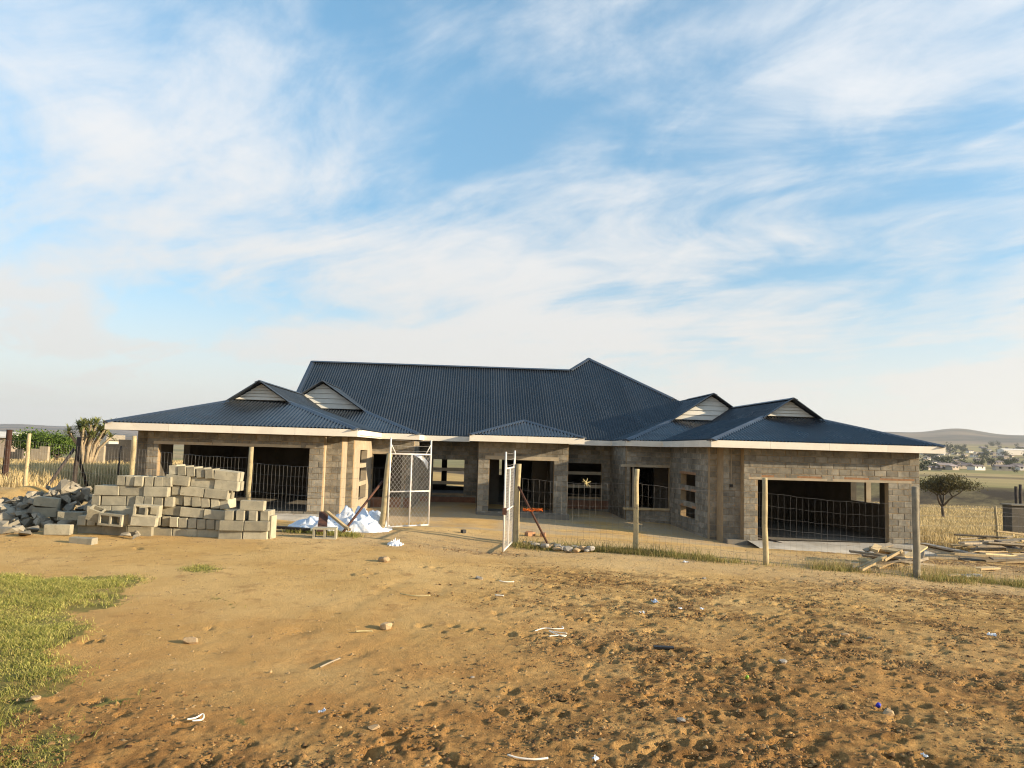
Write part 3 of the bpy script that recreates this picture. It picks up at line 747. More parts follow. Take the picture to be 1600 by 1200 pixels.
# ---- concrete aprons in front of the garages, rough plinth
mb = MB()
def apron(x0, x1, y0, y1, zf, zb, name, lab, seed):
    n = 24; vs = []; rnd = random.Random(seed)
    for j, (y, z) in enumerate(((y0 - .02, zf - .25), (y0, zf), ((y0 + y1) / 2, (zf + zb) / 2 + .01), (y1, zb))):
        for i in range(n + 1):
            t = i / n; e = rnd.uniform(-.06, .06) if j < 2 else 0
            vs.append((x0 + (x1 - x0) * t + (rnd.uniform(-.03, .03)), y + e, z + rnd.uniform(-.008, .008)))
    fs = [(j * (n + 1) + i, j * (n + 1) + i + 1, (j + 1) * (n + 1) + i + 1, (j + 1) * (n + 1) + i) for j in range(3) for i in range(n)]
    m_ = MB(); m_.add(vs, fs); o = m_.build(name, 'slab', None, True); label(o, kind='structure'); return o
apron(9.05, 14.55, 23.55, 24.96, -1.27, ZRf - .01, 'apron_pavement', '', 3)
apron(-10.2, -4.3, 24.45, 24.97, -.75, ZL - .01, 'threshold_pavement', '', 4)

# ================================================================ FENCES AND GATES
def wood_post(b, h, r, mt, parent, lean=(0, 0), seed=0, name='post'):
    rd = random.Random(seed); pts = []; rad = []
    for k in range(7):
        t = k / 6; pts.append((b[0] + lean[0] * t + rd.uniform(-.008, .008), b[1] + lean[1] * t + rd.uniform(-.008, .008), b[2] - .15 + (h + .15) * t)); rad.append(r * (1.08 - .16 * t + rd.uniform(-.03, .03)))
    return MB().tube(pts, rad, 10).build(name, mt, parent, True)
def net(pa_, pb_, h, parent, sag=.03, seed=0, zoff=.05, dv=.10):
    rd = random.Random(seed); mb = MB(); a, b = Vector(pa_), Vector(pb_); L = (b - a).length
    hz = [0, .10, .21, .33, .47, .62, .79, .97][:8]; hz = [q * h / .97 for q in hz]
    def pt(t, k, z):
        p = a.lerp(b, t); w = math.sin(t * math.pi)
        return Vector((p.x, p.y + .02 * math.sin(t * 6 + seed) * w, p.z + zoff + z - sag * w * z / h + .006 * math.sin(t * 31 + z * 9 + seed)))
    for z in hz:
        mb.tube([pt(i / 24, 0, z) for i in range(25)], .0020 if z in (hz[-1], hz[0], hz[4]) else .0013, 3, False)
    n = int(L / dv)
    for i in range(1, n):
        t = i / n + rd.uniform(-.0006, .0006)
        dx = rd.uniform(-.0006, .0006)
        mb.tube([pt(t + (dx if k % 2 else -dx), 0, hz[k]) for k in range(len(hz))], .0012, 3, False)
    return mb.build('wire_netting', 'wire', parent)
LP = [(-1.63, 14.47), (-4.55, 16.10), (-7.62, 17.75), (-11.0, 19.69), (-14.6, 21.7), (-18.2, 23.7)]
fl = thing('fence', (LP[0][0], LP[0][1], gz(*LP[0])), 'wire netting fence on pale wooden posts left of the gate behind the block stacks', 'fence')
LPz = [(x, y, gz(x, y)) for x, y in LP]
for i, p in enumerate(LPz):
    hgt = [1.44, 1.50, 1.55, 1.45, 1.5, 1.5][i]
    wood_post(p, hgt, [.058, .050, .055, .046, .05, .05][i], 'post', fl, [(-.0, 0)] * 1 and ((.09, 0) if i == 0 else (.01, 0)), i)
for i in range(5): net(LPz[i], LPz[i + 1], 1.22 if i else 1.12, fl, .04, i)
MB().tube([at_y(597.5, 752, 14.55), at_g(531, 838)], .022, 8).build('brace_rod', 'rust', fl, True)
RP = [(.83, 14.05), (2.94, 13.66), (5.01, 12.95), (7.48, 12.67), (10.3, 12.3), (13.1, 11.9)]
fr = thing('fence', (*RP[0], gz(*RP[0])), 'wire netting fence on wooden posts running right from the gate past the right garage', 'fence')
RPz = [(x, y, gz(x, y)) for x, y in RP]
for i, p in enumerate(RPz):
    wood_post(p, [1.46, 1.46, 1.46, 1.50, 1.45, 1.45][i], [.052, .046, .047, .055, .05, .05][i], 'greypost' if i == 3 else 'post', fr, ((.02, 0), (0, 0), (-.02, 0), (-.02, 0), (0, 0), (0, 0))[i], 20 + i)
for i in range(5): net(RPz[i], RPz[i + 1], 1.16, fr, .05, 10 + i)
MB().tube([at_y(810, 760, 14.0), at_g(860, 858)], .020, 8).build('brace_rod', 'rust', fr, True)
# far side fences
bf = thing('fence', (17.0, 26.0, gz(17.0, 26.0)), 'thin post and wire fence across the golden grass right of the house', 'fence')
BP = [(14.98 + .55, 26.2), (19.45, 27.7), (24, 29.4), (29, 31)]
BPz = [(x, y, gz(x, y)) for x, y in BP]
for i, p in enumerate(BPz): wood_post(p, 1.55 if i == 0 else 1.42, .05, 'post', bf, (0, 0) if i == 0 else (-.1, 0), 40 + i)
for i in range(3):
    mb = MB()
    for z in (.35, .7, 1.05, 1.36): mb.tube([Vector(BPz[i]) + Vector((0, 0, z)), Vector(BPz[i]).lerp(Vector(BPz[i + 1]), .5) + Vector((0, 0, z - .02)), Vector(BPz[i + 1]) + Vector((0, 0, z))], .004, 4, False)
    mb.build('wire_strand', 'wire', bf)
tp = at_g(114.7, 768)
tripod = thing('corner_post', tp, 'black creosoted corner post with two slanting braces in the field left of the house', 'fence post')
wood_post(tp, 1.75, .07, 'darkpost', tripod, (.05, 0), 50)
for px, py, px2, py2 in ((115.6, 702, 70, 764), (122, 712, 139, 768)):
    MB().tube([at_y(px, py, tp.y), at_g(px2, py2) + Vector((0, 0, -.05))], .05, 8).build('brace', 'darkpost', tripod, True)
bp = at_g(6, 752); o = thing('pole', bp, 'dark brown wooden pole at the left edge of the field', 'pole'); wood_post(bp, 1.5, .085, 'brownpost', o, (.05, 0), 51); wood_post(bp + Vector((.45, .3, 0)), 1.05, .04, 'greypost', o, (0, 0), 57, 'stay')
bp = at_g(184, 742); o = wood_post(bp, 1.1, .035, 'darkpost', None, (.06, 0), 52, 'stake'); label(o, 'thin dark leaning stake in the dry grass near the house corner', 'stake')

def gate(name, hinge, free, zb_, lab, mr=.0026):
    h, f = Vector((*hinge, zb_)), Vector((*free, zb_)); t = thing(name, h, lab, 'gate'); d = (f - h); Z = Vector((0, 0, 1)); r = .0165
    zt, zm, ze = 1.36, .66, 1.66
    MB().tube([h, h + Z * ze], r, 8).build('stile', 'white', t, True); MB().tube([f, f + Z * (ze - .02)], r, 8).build('stile', 'white', t, True)
    m = h + d * .52; MB().tube([m, m + Z * zt], r * .85, 8).build('stile', 'white', t, True)
    for z in (.015, zm, zt): MB().tube([h + Z * z, f + Z * z], r * .85, 8).build('rail', 'white', t, True)
    for a, b in ((h + Z * 1.56, h + d * .13 + Z * zt), (f + Z * 1.56, f - d * .13 + Z * zt)): MB().tube([a, b], .009, 6).build('corner_brace', 'white', t, True)
    mb = MB()
    for z in (1.42, 1.52, 1.62): mb.tube([h + Z * z, h + d * .5 + Z * (z - .015), f + Z * z], .003, 4, False)
    mb.build('barbed_wire', 'wire', t)
    mb = MB(); L = d.length; u = d / L; pit = .085; slope = 1.15
    s = Vector((u.y, -u.x, 0)) * .006
    for sg in (1, -1):
        k = -int(zt / slope / pit) - 2
        while k * pit < L + zt / slope:
            a0 = k * pit
            pts = []
            for (aa, zz) in ((a0, 0.0), (a0 + zt / slope, zt)) if sg > 0 else ((a0, zt), (a0 + zt / slope, 0.0)): pts.append((aa, zz))
            (a1, z1), (a2, z2) = pts
            t0 = max(0, (0 - a1) / (a2 - a1)); t1 = min(1, (L - a1) / (a2 - a1))
            if t1 - t0 > .01:
                P = [h + u * (a1 + (a2 - a1) * q) + Z * (z1 + (z2 - z1) * q + .012) + s * sg for q in (t0, t1)]
                mb.tube(P, mr, 4, False)
            k += 1
    mb.build('diamond_mesh', 'meshwire', t)
    return t
gateL = gate('gate_leaf', (-1.52, 14.44), (-.80, 15.0), gz(-1.5, 14.44) + .07, 'white steel gate leaf with diamond mesh swung inward beside the plastic heap')
gateR = gate('gate_leaf', (.78, 14.10), (.56, 12.80), gz(.6, 12.8) + .04, 'white steel gate leaf swung toward the camera and seen edge on beside the middle post', .0013)
MB().box((.53, 12.78, .55), (.60, 12.84, .66)).build('latch', 'rust', gateR)
p1 = at_y(640, 707, 14.95)
mb = MB(); vs = []
for i in range(13):
    t = i / 12; q = p1 + Vector((.36 * t, 0, -.02 - .10 * t * t - (.10 * max(0, t - .75) * 4 * .6)))
    wd = .02 + .12 * t * t
    vs += [q + Vector((0, .01 * math.sin(t * 9), .01)), q + Vector((0, .03 * math.cos(t * 7), -wd))]
mb.add(vs, [(2 * i, 2 * i + 2, 2 * i + 3, 2 * i + 1) for i in range(12)])
o = mb.build('plastic_rag', 'plastic', None, True); label(o, 'torn white plastic strip snagged on the wires above the left gate leaf', 'plastic')
# orange twine and straw tuft caught in the netting
mb = MB(); a = at_y(817, 796, 13.93); b = at_y(848, 797, 13.85)
for k in range(5):
    mb.tube([a.lerp(b, i / 10) + Vector((0, random.uniform(-.02, .02), random.uniform(-.03, .03))) for i in range(11)], .006, 4)
o = mb.build('twine', 'orange'); label(o, 'tangle of bright orange twine caught in the fence netting', 'twine')
mb = MB(); c = at_y(916, 754, 13.72)
for k in range(16): mb.tube([c, c + Vector((random.uniform(-.09, .09), random.uniform(-.03, .03), random.uniform(-.08, .08)))], [.006, .002], 4)
o = mb.build('straw_tuft', 'straw'); label(o, 'pale straw tuft stuck in the top of the fence netting', 'straw')

# ================================================================ STACKED BLOCKS
def jitter(me, amt, seed):
    rd = random.Random(seed)
    for v in me.vertices: v.co += Vector((rd.uniform(-amt, amt), rd.uniform(-amt, amt), rd.uniform(-amt, amt)))
SB = []
for k in range(5):
    me = block_mesh(.388, .161, .138, 'solid_block', .009); jitter(me, .0045, k); me.materials.append(MT['stackblock']); SB.append(me)
def hollow():
    l, w, h, t = .388, .188, .188, .03; mb = MB(); m = .5 * (l - 3 * t)
    mb.box((-l / 2, -w / 2, 0), (l / 2, -w / 2 + t, h)); mb.box((-l / 2, w / 2 - t, 0), (l / 2, w / 2, h))
    for x in (-l / 2, -t / 2, l / 2 - t): mb.box((x, -w / 2 + t, 0), (x + t, w / 2 - t, h))
    me = mb.mesh('hollow_block'); me.materials.append(MT['stackblock']); return me
HB = hollow()
def put_block(loc, rz, lab, tilt=0, me=None, pitch=0, group=None):
    o = bpy.data.objects.new('concrete_block', me or random.choice(SB)); COL.objects.link(o); o.location = loc
    o.rotation_euler = (pitch, tilt, rz); WL[o.name] = Vector(loc)
    return label(o, lab, 'block', group)
ORD = ['first', 'second', 'third', 'fourth', 'fifth', 'sixth', 'seventh', 'eighth', 'ninth', 'tenth', 'eleventh']
def zx(zx_): return 100 + zx_ / 4.706
# course: (left zoom x, pattern) listed bottom up; S = long face, H = end face
STACKS = {
 'left stack': (12.95, .016, [(105, 'SSS'), (112, 'HHHHSH'), (160, 'SSS'), (198, 'HSHHHHH'), (212, 'SSS'), (370, 'HHHHHH')]),
 'tilted middle stack': (13.05, .085, [(628, 'SSS'), (650, 'HHHHHHHH'), (672, 'SSS'), (690, 'SHHHHH'), (712, 'HHSS'), (735, 'SSS'), (750, 'HHHHHS')]),
 'small right stack': (12.85, .012, [(1142, 'SS'), (1152, 'SS'), (1185, 'H H.H H'), (1290, 'S')]),
}
for sn, (Y, slope, courses) in STACKS.items():
    for ci, (zx0, pat) in enumerate(courses):
        x = at_y(zx(zx0), 790, Y).x; xl = at_y(zx(courses[0][0]), 838, Y).x
        zb_ = gz(xl + .4, Y + .1) - .03 + ci * .1635
        if ci < 2 and slope > .03: sl = slope * (.25 + .25 * ci)
        else: sl = slope * (.6 + .4 * ci / max(1, len(courses) - 1))
        n = 0; tot = sum(1 for c in pat if c in 'SH')
        for c in pat:
            if c == ' ': x += .03; continue
            if c == '.': x += .06; continue
            wd = .39 if c == 'S' else .142
            yo = random.uniform(-.03, .03) + (.06 if (sn.startswith('tilted') and ci in (2, 3, 4) and n == 0) else 0)
            z = zb_ + .082 + (-sl * (x + wd / 2 - xl) if slope > .03 else 0) + (.07 if slope > .03 else 0) * min(1, ci / 3)
            face = 'long face' if c == 'S' else 'end'
            lab = f'{ORD[n]} block from left, {face} out, {ORD[ci]} course up of the {sn}'
            if tot == 1: lab = 'single block lying on top of the small right stack'
            if c == 'S':
                put_block((x + wd / 2, Y + .07 + yo, z), random.gauss(0, .03), lab, sl if slope > .03 else 0, group='stacked concrete blocks')
                if tot > 1: put_block((x + wd / 2 + .01, Y + .07 + .15 + .02, z), random.gauss(0, .012), f'rear block behind the {ORD[n]} from left, {ORD[ci]} course up of the {sn}', sl if slope > .03 else 0, group='stacked concrete blocks')
            else:
                put_block((x + wd / 2, Y + .195 + yo, z), math.pi / 2 + random.gauss(0, .03), lab, 0, pitch=(-sl if slope > .03 else 0), group='stacked concrete blocks')
            x += wd + .004 + random.random() * .005; n += 1
def lay(px, py, rz, lab, me=None, tilt=0, pitch=0, up=.07, dy=0):
    p = at_g(px, py); z = gz(p.x, p.y); return put_block((p.x, p.y + dy, z + up), rz, lab, tilt, me, pitch, 'loose concrete blocks')
lay(91, 836, .12, 'loose block lying alone in the sun left of the stacks', up=.085)
lay(130, 848, -.2, 'half sunk thin block in front of the left stack', up=.01)
Yf = 12.72
for (px, py, rz, pt, tl, lab, me) in [
    (150, 815, .2, .3, .35, 'tilted broken hollow block leaning on the front of the left stack', HB),
    (177, 812, -.12, math.pi / 2, .05, 'hollow block on its side showing one dark hole on the left stack', HB),
    (229, 798, .1, math.pi / 2, .06, 'hollow block on its side set between the two tall stacks', HB),
    (226, 814, .05, 0, .05, 'block lying across the gap between the two tall stacks', None)]:
    p = at_y(px, py, Yf); put_block((p.x, p.y + (.12 if me else 0), p.z), rz, lab, tl, me, pt, 'loose concrete blocks')
p = at_g(414, 843); put_block((p.x, p.y, gz(p.x, p.y) + .18), 1.35, 'hollow block standing on end at the right foot of the small stack', math.pi / 2, HB, 0, 'loose concrete blocks')
p = at_g(507, 842); put_block((p.x, p.y + .1, gz(p.x, p.y) + .09), .05, 'hollow block lying in front of the heap of plastic sheeting', 0, HB, math.pi / 2, 'loose concrete blocks')
for (px, py, rz, n_, t_) in ((72, 800, .1, 'lower', 0), (74, 784, .15, 'upper', .1)):
    p = at_y(px, py, 13.6); put_block((p.x, p.y, p.z), rz, f'{n_} of two whole blocks standing in the shaded rubble heap', t_, None, 0, 'loose concrete blocks')
p = at_y(112, 806, 13.2); put_block((p.x, p.y, p.z), .1, 'flat block lying on the edge of the rubble beside the left stack', 0, None, math.pi / 2, 'loose concrete blocks')
def chunk(seed, sx, sy, sz, rough_=.25, rnd=False, n=14):
    rd = random.Random(seed); bm = bmesh.new()
    for _ in range(n):
        v = Vector((rd.uniform(-1, 1), rd.uniform(-1, 1), rd.uniform(-1, 1)))
        m_ = max(abs(v.x), abs(v.y), abs(v.z)) if not rnd else v.length; v = v / m_ * rd.uniform(1 - rough_, 1)
        bm.verts.new((v.x * sx / 2, v.y * sy / 2, v.z * sz / 2))
    bmesh.ops.convex_hull(bm, input=bm.verts[:])
    for v in [v for v in bm.verts if not v.link_faces]: bm.verts.remove(v)
    me = bpy.data.meshes.new('chunk'); bm.to_mesh(me); bm.free(); return me
CH = []
for k in range(14):
    rd = random.Random(k); me = chunk(k, rd.uniform(.2, .4), rd.uniform(.13, .2), rd.uniform(.11, .19)); me.materials.append(MT['rubble']); CH.append(me)
def heap(n, ctr, rx, ry, hgt, lab, group, scale=1, seed=1, name='broken_block'):
    rd = random.Random(seed)
    for k in range(n):
        a = rd.uniform(0, 2 * math.pi); q = math.sqrt(rd.random()); x = ctr[0] + rx * q * math.cos(a); y = ctr[1] + ry * q * math.sin(a)
        hz_ = hgt * max(0, 1 - q) ** .8; z = gz(x, y) + .05 + hz_ * rd.uniform(.75, 1.0)
        o = bpy.data.objects.new(name, rd.choice(CH)); COL.objects.link(o); o.location = (x, y, z)
        o.rotation_euler = (rd.gauss(0, .5), rd.gauss(0, .5), rd.uniform(0, 6.28)); o.scale = (scale * rd.choice((rd.uniform(.35, .6), rd.uniform(.7, 1.15), rd.uniform(.7, 1.2))),) * 3
        label(o, lab, 'broken block', group)
c1 = at_g(95, 800)
heap(150, (at_y(95, 800, 14.0).x, 14.05), 1.15, .62, .72, 'broken grey block in the tall rubble heap left of the stacks', 'broken blocks in the tall rubble heap', 1, 3)
c2 = at_g(20, 815)
heap(110, (at_y(10, 815, 13.9).x, 13.95), 1.5, .6, .40, 'broken grey block in the low rubble heap at the left edge', 'broken blocks in the low rubble heap', 1, 5)
for k, (px, py) in enumerate(((8, 835), (30, 833), (40, 838), (52, 832), (20, 826), (2, 828))):
    p = at_g(px, py); o = bpy.data.objects.new('broken_block', CH[k]); COL.objects.link(o); o.location = (p.x, p.y, gz(p.x, p.y) + .04); o.rotation_euler = (.2, .1 * k, k)
    label(o, 'broken block lying loose on the dirt below the low rubble heap', 'broken block', 'loose broken blocks')
for k, (px, py) in enumerate(((196, 840), (203, 835), (210, 842), (216, 838))):
    p = at_g(px, py); o = bpy.data.objects.new('broken_block', CH[k + 6]); COL.objects.link(o); o.location = (p.x, p.y, gz(p.x, p.y) + .04); o.scale = (.5,) * 3; o.rotation_euler = (.5, .3 * k, k * 2)
    label(o, 'small rubble chunk at the foot of the left stack', 'broken block', 'chunks before the left stack')

# ================================================================ PLASTIC SHEETING
def crumple(name, ctr, rx, ry, h, seed, lab):
    n = 70; u = np.linspace(-1, 1, n); Xu, Yu = np.meshgrid(u, u); rad = np.hypot(Xu, Yu)
    x = ctr[0] + rx * Xu * (1 + .15 * fbm(Xu, Yu, 2, 3, seed)); y = ctr[1] + ry * Yu * (1 + .15 * fbm(Xu, Yu, 2, 3, seed + 9))
    fold = np.abs(fbm(Xu, Yu, 2.1, 2, seed + 3)) * .75; fold2 = np.abs(fbm(Xu + .2 * fbm(Xu, Yu, 3, 2, seed), Yu, 5.5, 3, seed + 5))
    z = h * np.clip(1 - rad ** 2.5, 0, 1) * (.62 + fold) + .12 * fold2 * np.clip(1.3 - rad, 0, 1)
    base = gbase(x, y) + relief(x, y)
    z = base + z - .05 + .02 * np.clip(1.25 - rad, -1, 1)
    idx_ = np.arange(n * n).reshape(n, n)
    q = np.stack([idx_[:-1, :-1], idx_[:-1, 1:], idx_[1:, 1:], idx_[1:, :-1]], -1).reshape(-1, 4)
    keep = rad[:-1, :-1].reshape(-1) < (1.0 + .12 * fbm(Xu, Yu, 3, 3, seed + 20))[:-1, :-1].reshape(-1)
    me = npmesh(name, np.stack([x, y, z], -1).reshape(-1, 3), q[keep], True)
    o = link(name, me, 'plastic'); return label(o, lab, 'plastic sheet')
p = at_g(500, 832); crumple('plastic_sheeting', (p.x, p.y + .55), .74, .5, .24, 3, 'crumpled blue and white plastic sheeting heaped left of the rusty brace')
p = at_g(560, 834); crumple('plastic_sheeting', (p.x - .05, p.y + .55), .64, .5, .38, 8, 'tall crumpled white plastic sheeting heaped right of the rusty brace')
p = at_g(613, 853); crumple('plastic_sheeting', (p.x + .02, p.y + .25), 17 / 100, .34, .05, 14, 'small white plastic sheet lying under the left gate leaf')
def plank(a, b, w, t, mt, lab, name='plank', group=None, roll=0):
    a, b = Vector(a), Vector(b); d = (b - a); L = d.length; d.normalize()
    s_ = d.cross(Vector((0, 0, 1))).normalized(); n_ = s_.cross(d); rot = Matrix((d, s_, n_)).transposed() @ Matrix.Rotation(roll, 3, 'X')
    c = (a + b) / 2; mb = MB().obox((0, 0, 0), (L, w, t), rot)
    o = mb.build(name, mt, None, loc=c); return label(o, lab, 'plank', group)
a = at_y(509, 798, 14.1); b = at_y(546, 828, 13.6); plank(a, b, .06, .04, 'wood', 'pale timber lath lying across the plastic sheeting heap')
a = at_y(506, 800, 14.2); b = at_y(503, 830, 13.6); plank(a, b, .16, .02, 'rust', 'rusty brown strip standing in the plastic sheeting heap', 'metal_strip')
p = at_g(455, 834); plank(Vector((p.x - .8, p.y + .3, p.z + .1)), Vector((p.x + .3, p.y, p.z + .08)), .12, .04, 'darkpost', 'dark board lying at the left foot of the plastic heap')

# ================================================================ TIMBER OFFCUTS
rd = random.Random(4)
PL = 'short pale timber offcut in the heap behind the grey fence post'
for k in range(20):
    p = at_g(rd.uniform(1368, 1440), rd.uniform(880, 893)); an = rd.uniform(-.9, 1.2); L = rd.uniform(.35, .95); dv = Vector((math.cos(an), math.sin(an) * .7, rd.uniform(-.12, .25))) * L / 2
    p = Vector((p.x, p.y, gz(p.x, p.y) + .10 + rd.uniform(0, .22))); plank(p - dv, p + dv, rd.uniform(.07, .16), rd.uniform(.025, .05), 'wood' if rd.random() < .75 else 'oldwood', PL, 'timber_offcut', 'timber offcuts behind the fence', rd.uniform(-.4, .4))
for (a, b, w, lab) in (((1340, 893), (1383, 869), .07, 'long thin lath leaning up from the left of the offcut heap'), ((1345, 896), (1378, 874), .06, 'second thin lath leaning beside the longest one on the offcut heap'),
                       ((1402, 880), (1432, 898), .20, 'broad pale board at the right front of the offcut heap'), ((1415, 892), (1462, 894), .16, 'wide pale board lying flat right of the offcut heap')):
    A = at_g(*a); yy = A.y; B = at_y(b[0], b[1], yy + .25); A = Vector((A.x, A.y, gz(A.x, A.y) + .05)); B.z = max(B.z, gz(B.x, B.y) + .06)
    plank(A, B, w, .035, 'wood', lab, 'timber_offcut', 'timber offcuts behind the fence')
pp = at_g(1324, 886); plank(Vector((pp.x - .35, pp.y, pp.z + .07)), Vector((pp.x + .2, pp.y - .05, pp.z + .06)), .09, .05, 'oldwood', 'short brown timber piece lying left of the offcut heap', 'timber_offcut', 'timber offcuts behind the fence')
LBL = 'weathered board in the large timber pile at the right edge'
for k in range(46):
    p = at_g(rd.uniform(1530, 1680), rd.uniform(862, 884)); an = rd.gauss(0.08, .22) + (math.pi if rd.random() < .5 else 0); L = rd.uniform(.9, 2.6)
    dv = Vector((math.cos(an), math.sin(an), rd.gauss(0, .05))) * L / 2; lift = .06 + rd.random() ** 1.3 * .55 * max(.15, min(1, (p.x - 11.3) / 2.2))
    p = Vector((p.x, p.y, gz(p.x, p.y) + lift)); plank(p - dv, p + dv, rd.uniform(.09, .2), rd.uniform(.03, .06), 'oldwood' if rd.random() < .6 else 'wood', LBL, 'board', 'boards of the timber pile', rd.uniform(-.25, .25))
A = at_g(1442, 852); B = at_g(1532, 872); plank(A + Vector((0, 0, .06)), B + Vector((0, 0, .08)), .30, .05, 'slab', 'long pale grey slab strip lying from the house corner to the timber pile', 'slab_strip')
A = at_y(1556, 846, 20.5); B = at_y(1600, 862, 19.5); plank(A, B, .1, .08, 'darkpost', 'dark beam propped up on top of the timber pile', 'beam')
for k, (px, py, s_) in enumerate(((1545, 893, .9), (1520, 905, .7), (1566, 872, .6), (1492, 905, .5))):
    p = at_g(px, py); plank(Vector((p.x - .25 * s_, p.y, p.z + .05)), Vector((p.x + .25 * s_, p.y + .1, p.z + .06)), .2 * s_, .03, 'wood' if k != 1 else 'slab', 'scrap of board lying on the brown soil before the timber pile', 'board_scrap', 'board scraps on the soil')
A = at_g(1170, 850); plank(Vector((A.x, A.y, A.z + .35)), Vector((A.x + 1.1, A.y - 1.0, gz(A.x + 1.1, A.y - 1.0) + .05)), .06, .05, 'darkpost', 'dark edging board lying along the left side of the concrete apron', 'edging_board')

# ================================================================ STONES AND LITTER
ST = []
for k in range(8):
    me = chunk(100 + k, 1, .75, .45, .22, True, 30); me.materials.append(MT['stone']); ST.append(me)
STG = []
for k in range(8):
    me = ST[k].copy(); me.materials.clear(); me.materials.append(MT['greystone']); STG.append(me)
def stone(px, py, size, lab, grey=False, k=0, group=None, up=.12):
    p = at_g(px, py); o = bpy.data.objects.new('stone', (STG if grey else ST)[k % 8]); COL.objects.link(o)
    o.location = (p.x, p.y, gz(p.x, p.y) + size * up); o.scale = (size, size, size); o.rotation_euler = (.1 * math.sin(k), .1 * math.cos(k), 1.3 * k); return label(o, lab, 'stone', group)
for k, (px, py, s_, lab, gr) in enumerate([
    (298, 1003, .15, 'tan stone on the dirt right of the green grass patch', 0), (603, 982, .17, 'flat tan stone on the bare dirt in the middle', 0),
    (749, 907, .13, 'grey stone on the dirt just before the gate', 1), (1223, 1034, .10, 'grey stone in the churned mud at centre right', 1),
    (1064, 1130, .08, 'white grey stone in the mud at the lower right', 1), (738, 1056, .04, 'tiny white pebble on the dirt below the middle', 1),
    (55, 1093, .09, 'reddish stone at the edge of the grass patch', 0), (1320, 996, .10, 'brown stone in the mud right of centre', 0),
    (1388, 1115, .12, 'pale brown stone lying beside the blue cap', 0), (600, 878, .24, 'long flat clod of earth lying before the left gate post', 0),
    (584, 1142, .08, 'pale clod on the dirt at the lower middle', 0), (1360, 1000, .08, 'small brown stone farther right in the mud', 0), (1100, 905, .08, 'pale stone beside the fence grass', 1)]):
    stone(px, py, s_, lab, gr, k)
for k in range(26):
    px = 815 + k * 4.4 + random.uniform(-3, 3); stone(px, 853 + (px - 815) * .10 + random.uniform(-3, 4), random.uniform(.10, .26), 'rough stone in the low bank along the foot of the right fence', k % 2, k, 'stones along the right fence', .25)
for k, (px, py) in enumerate(((827, 833), (828, 839), (848, 840))):
    p = at_g(px, py); o = MB().obox((0, 0, .04), (.2, .1, .075), Matrix.Rotation(k * .7, 3, 'Z')).build('brick', 'redbrick', None, loc=(p.x, p.y, gz(p.x, p.y))); label(o, 'red brick lying in the yard behind the right fence', 'brick', 'red bricks in the yard')
p = at_g(724, 834); o = MB().obox((0, 0, .03), (.08, .07, .07), Matrix.Rotation(.7, 3, 'Z')).build('tin', 'black', None, loc=(p.x, p.y, gz(p.x, p.y))); label(o, 'small dark tin standing on the ground inside the gate', 'tin')
def cord(pts, r_, lab, mt='cord', name='cord'):
    P = []
    for px, py in pts:
        q = at_g(px, py); P.append(Vector((q.x, q.y, gz(q.x, q.y) + r_ + .008)))
    Q = []
    for i in range(len(P) - 1):
        for j in range(5):
            t = j / 5; p0, p1_, p2_, p3 = P[max(i - 1, 0)], P[i], P[i + 1], P[min(i + 2, len(P) - 1)]
            Q.append(.5 * ((2 * p1_) + (p2_ - p0) * t + (2 * p0 - 5 * p1_ + 4 * p2_ - p3) * t * t + (3 * p1_ - p0 - 3 * p2_ + p3) * t ** 3))
    Q.append(P[-1])
    return label(MB().tube(Q, r_, 6).build(name, mt, None, True), lab, name.replace('_', ' '))
cord([(836, 989), (850, 985), (866, 986), (880, 984), (878, 981)], .005, 'white cord lying curled on the dirt, upper loop')
cord([(886, 993), (870, 991), (858, 989), (866, 993), (880, 997), (884, 995), (868, 996), (858, 997)], .005, 'white cord lying curled on the dirt, lower tangle')
cord([(793, 1187), (810, 1190), (835, 1192), (856, 1190)], .0055, 'white strap lying on the dirt at the bottom edge')
cord([(780, 911), (790, 912), (803, 912)], .007, 'short white stick on the dirt before the gate', name='stick')
cord([(773, 934), (787, 935)], .008, 'smaller white stick on the dirt below the gate', name='stick')
cord([(292, 1128), (305, 1125), (317, 1119), (316, 1127), (300, 1130)], .005, 'bent white plastic strip on the dirt at lower left', name='plastic_strip')
cord([(500, 1044), (515, 1037), (531, 1030)], .007, 'thin brown twig on the dirt left of the middle', 'oldwood', 'twig')
cord([(625, 932), (640, 934), (655, 935), (672, 935)], .006, 'thin pale straw stalk on the dirt below the gate', 'straw', 'straw')
cord([(555, 990), (570, 989), (582, 989)], .006, 'thin straw stalk beside the flat tan stone', 'straw', 'straw')
p = at_g(1037, 1015); o = MB().obox((0, 0, .012), (.17, .06, .015), Matrix.Rotation(-.1, 3, 'Z')).build('black_strip', 'black', None, loc=(p.x, p.y, gz(p.x, p.y))); label(o, 'short black plastic strip on the dirt at centre right', 'plastic strip')
def cap_(px, py, mt, lab, r_):
    p = at_g(px, py); o = MB().tube([(0, 0, 0), (0, 0, .02), (.0, 0, .026)], [r_, r_, r_ * .85], 12).build('bottle_cap', mt, None, True, loc=(p.x, p.y, gz(p.x, p.y) + .012)); o.rotation_euler = (.5, .3, 0); label(o, lab, 'bottle cap')
cap_(1371, 1105, 'bluecap', 'bright blue bottle cap on the mud at lower right', .015); cap_(1166, 1062, 'greencap', 'yellow green bottle cap on the mud beside a rut', .012)
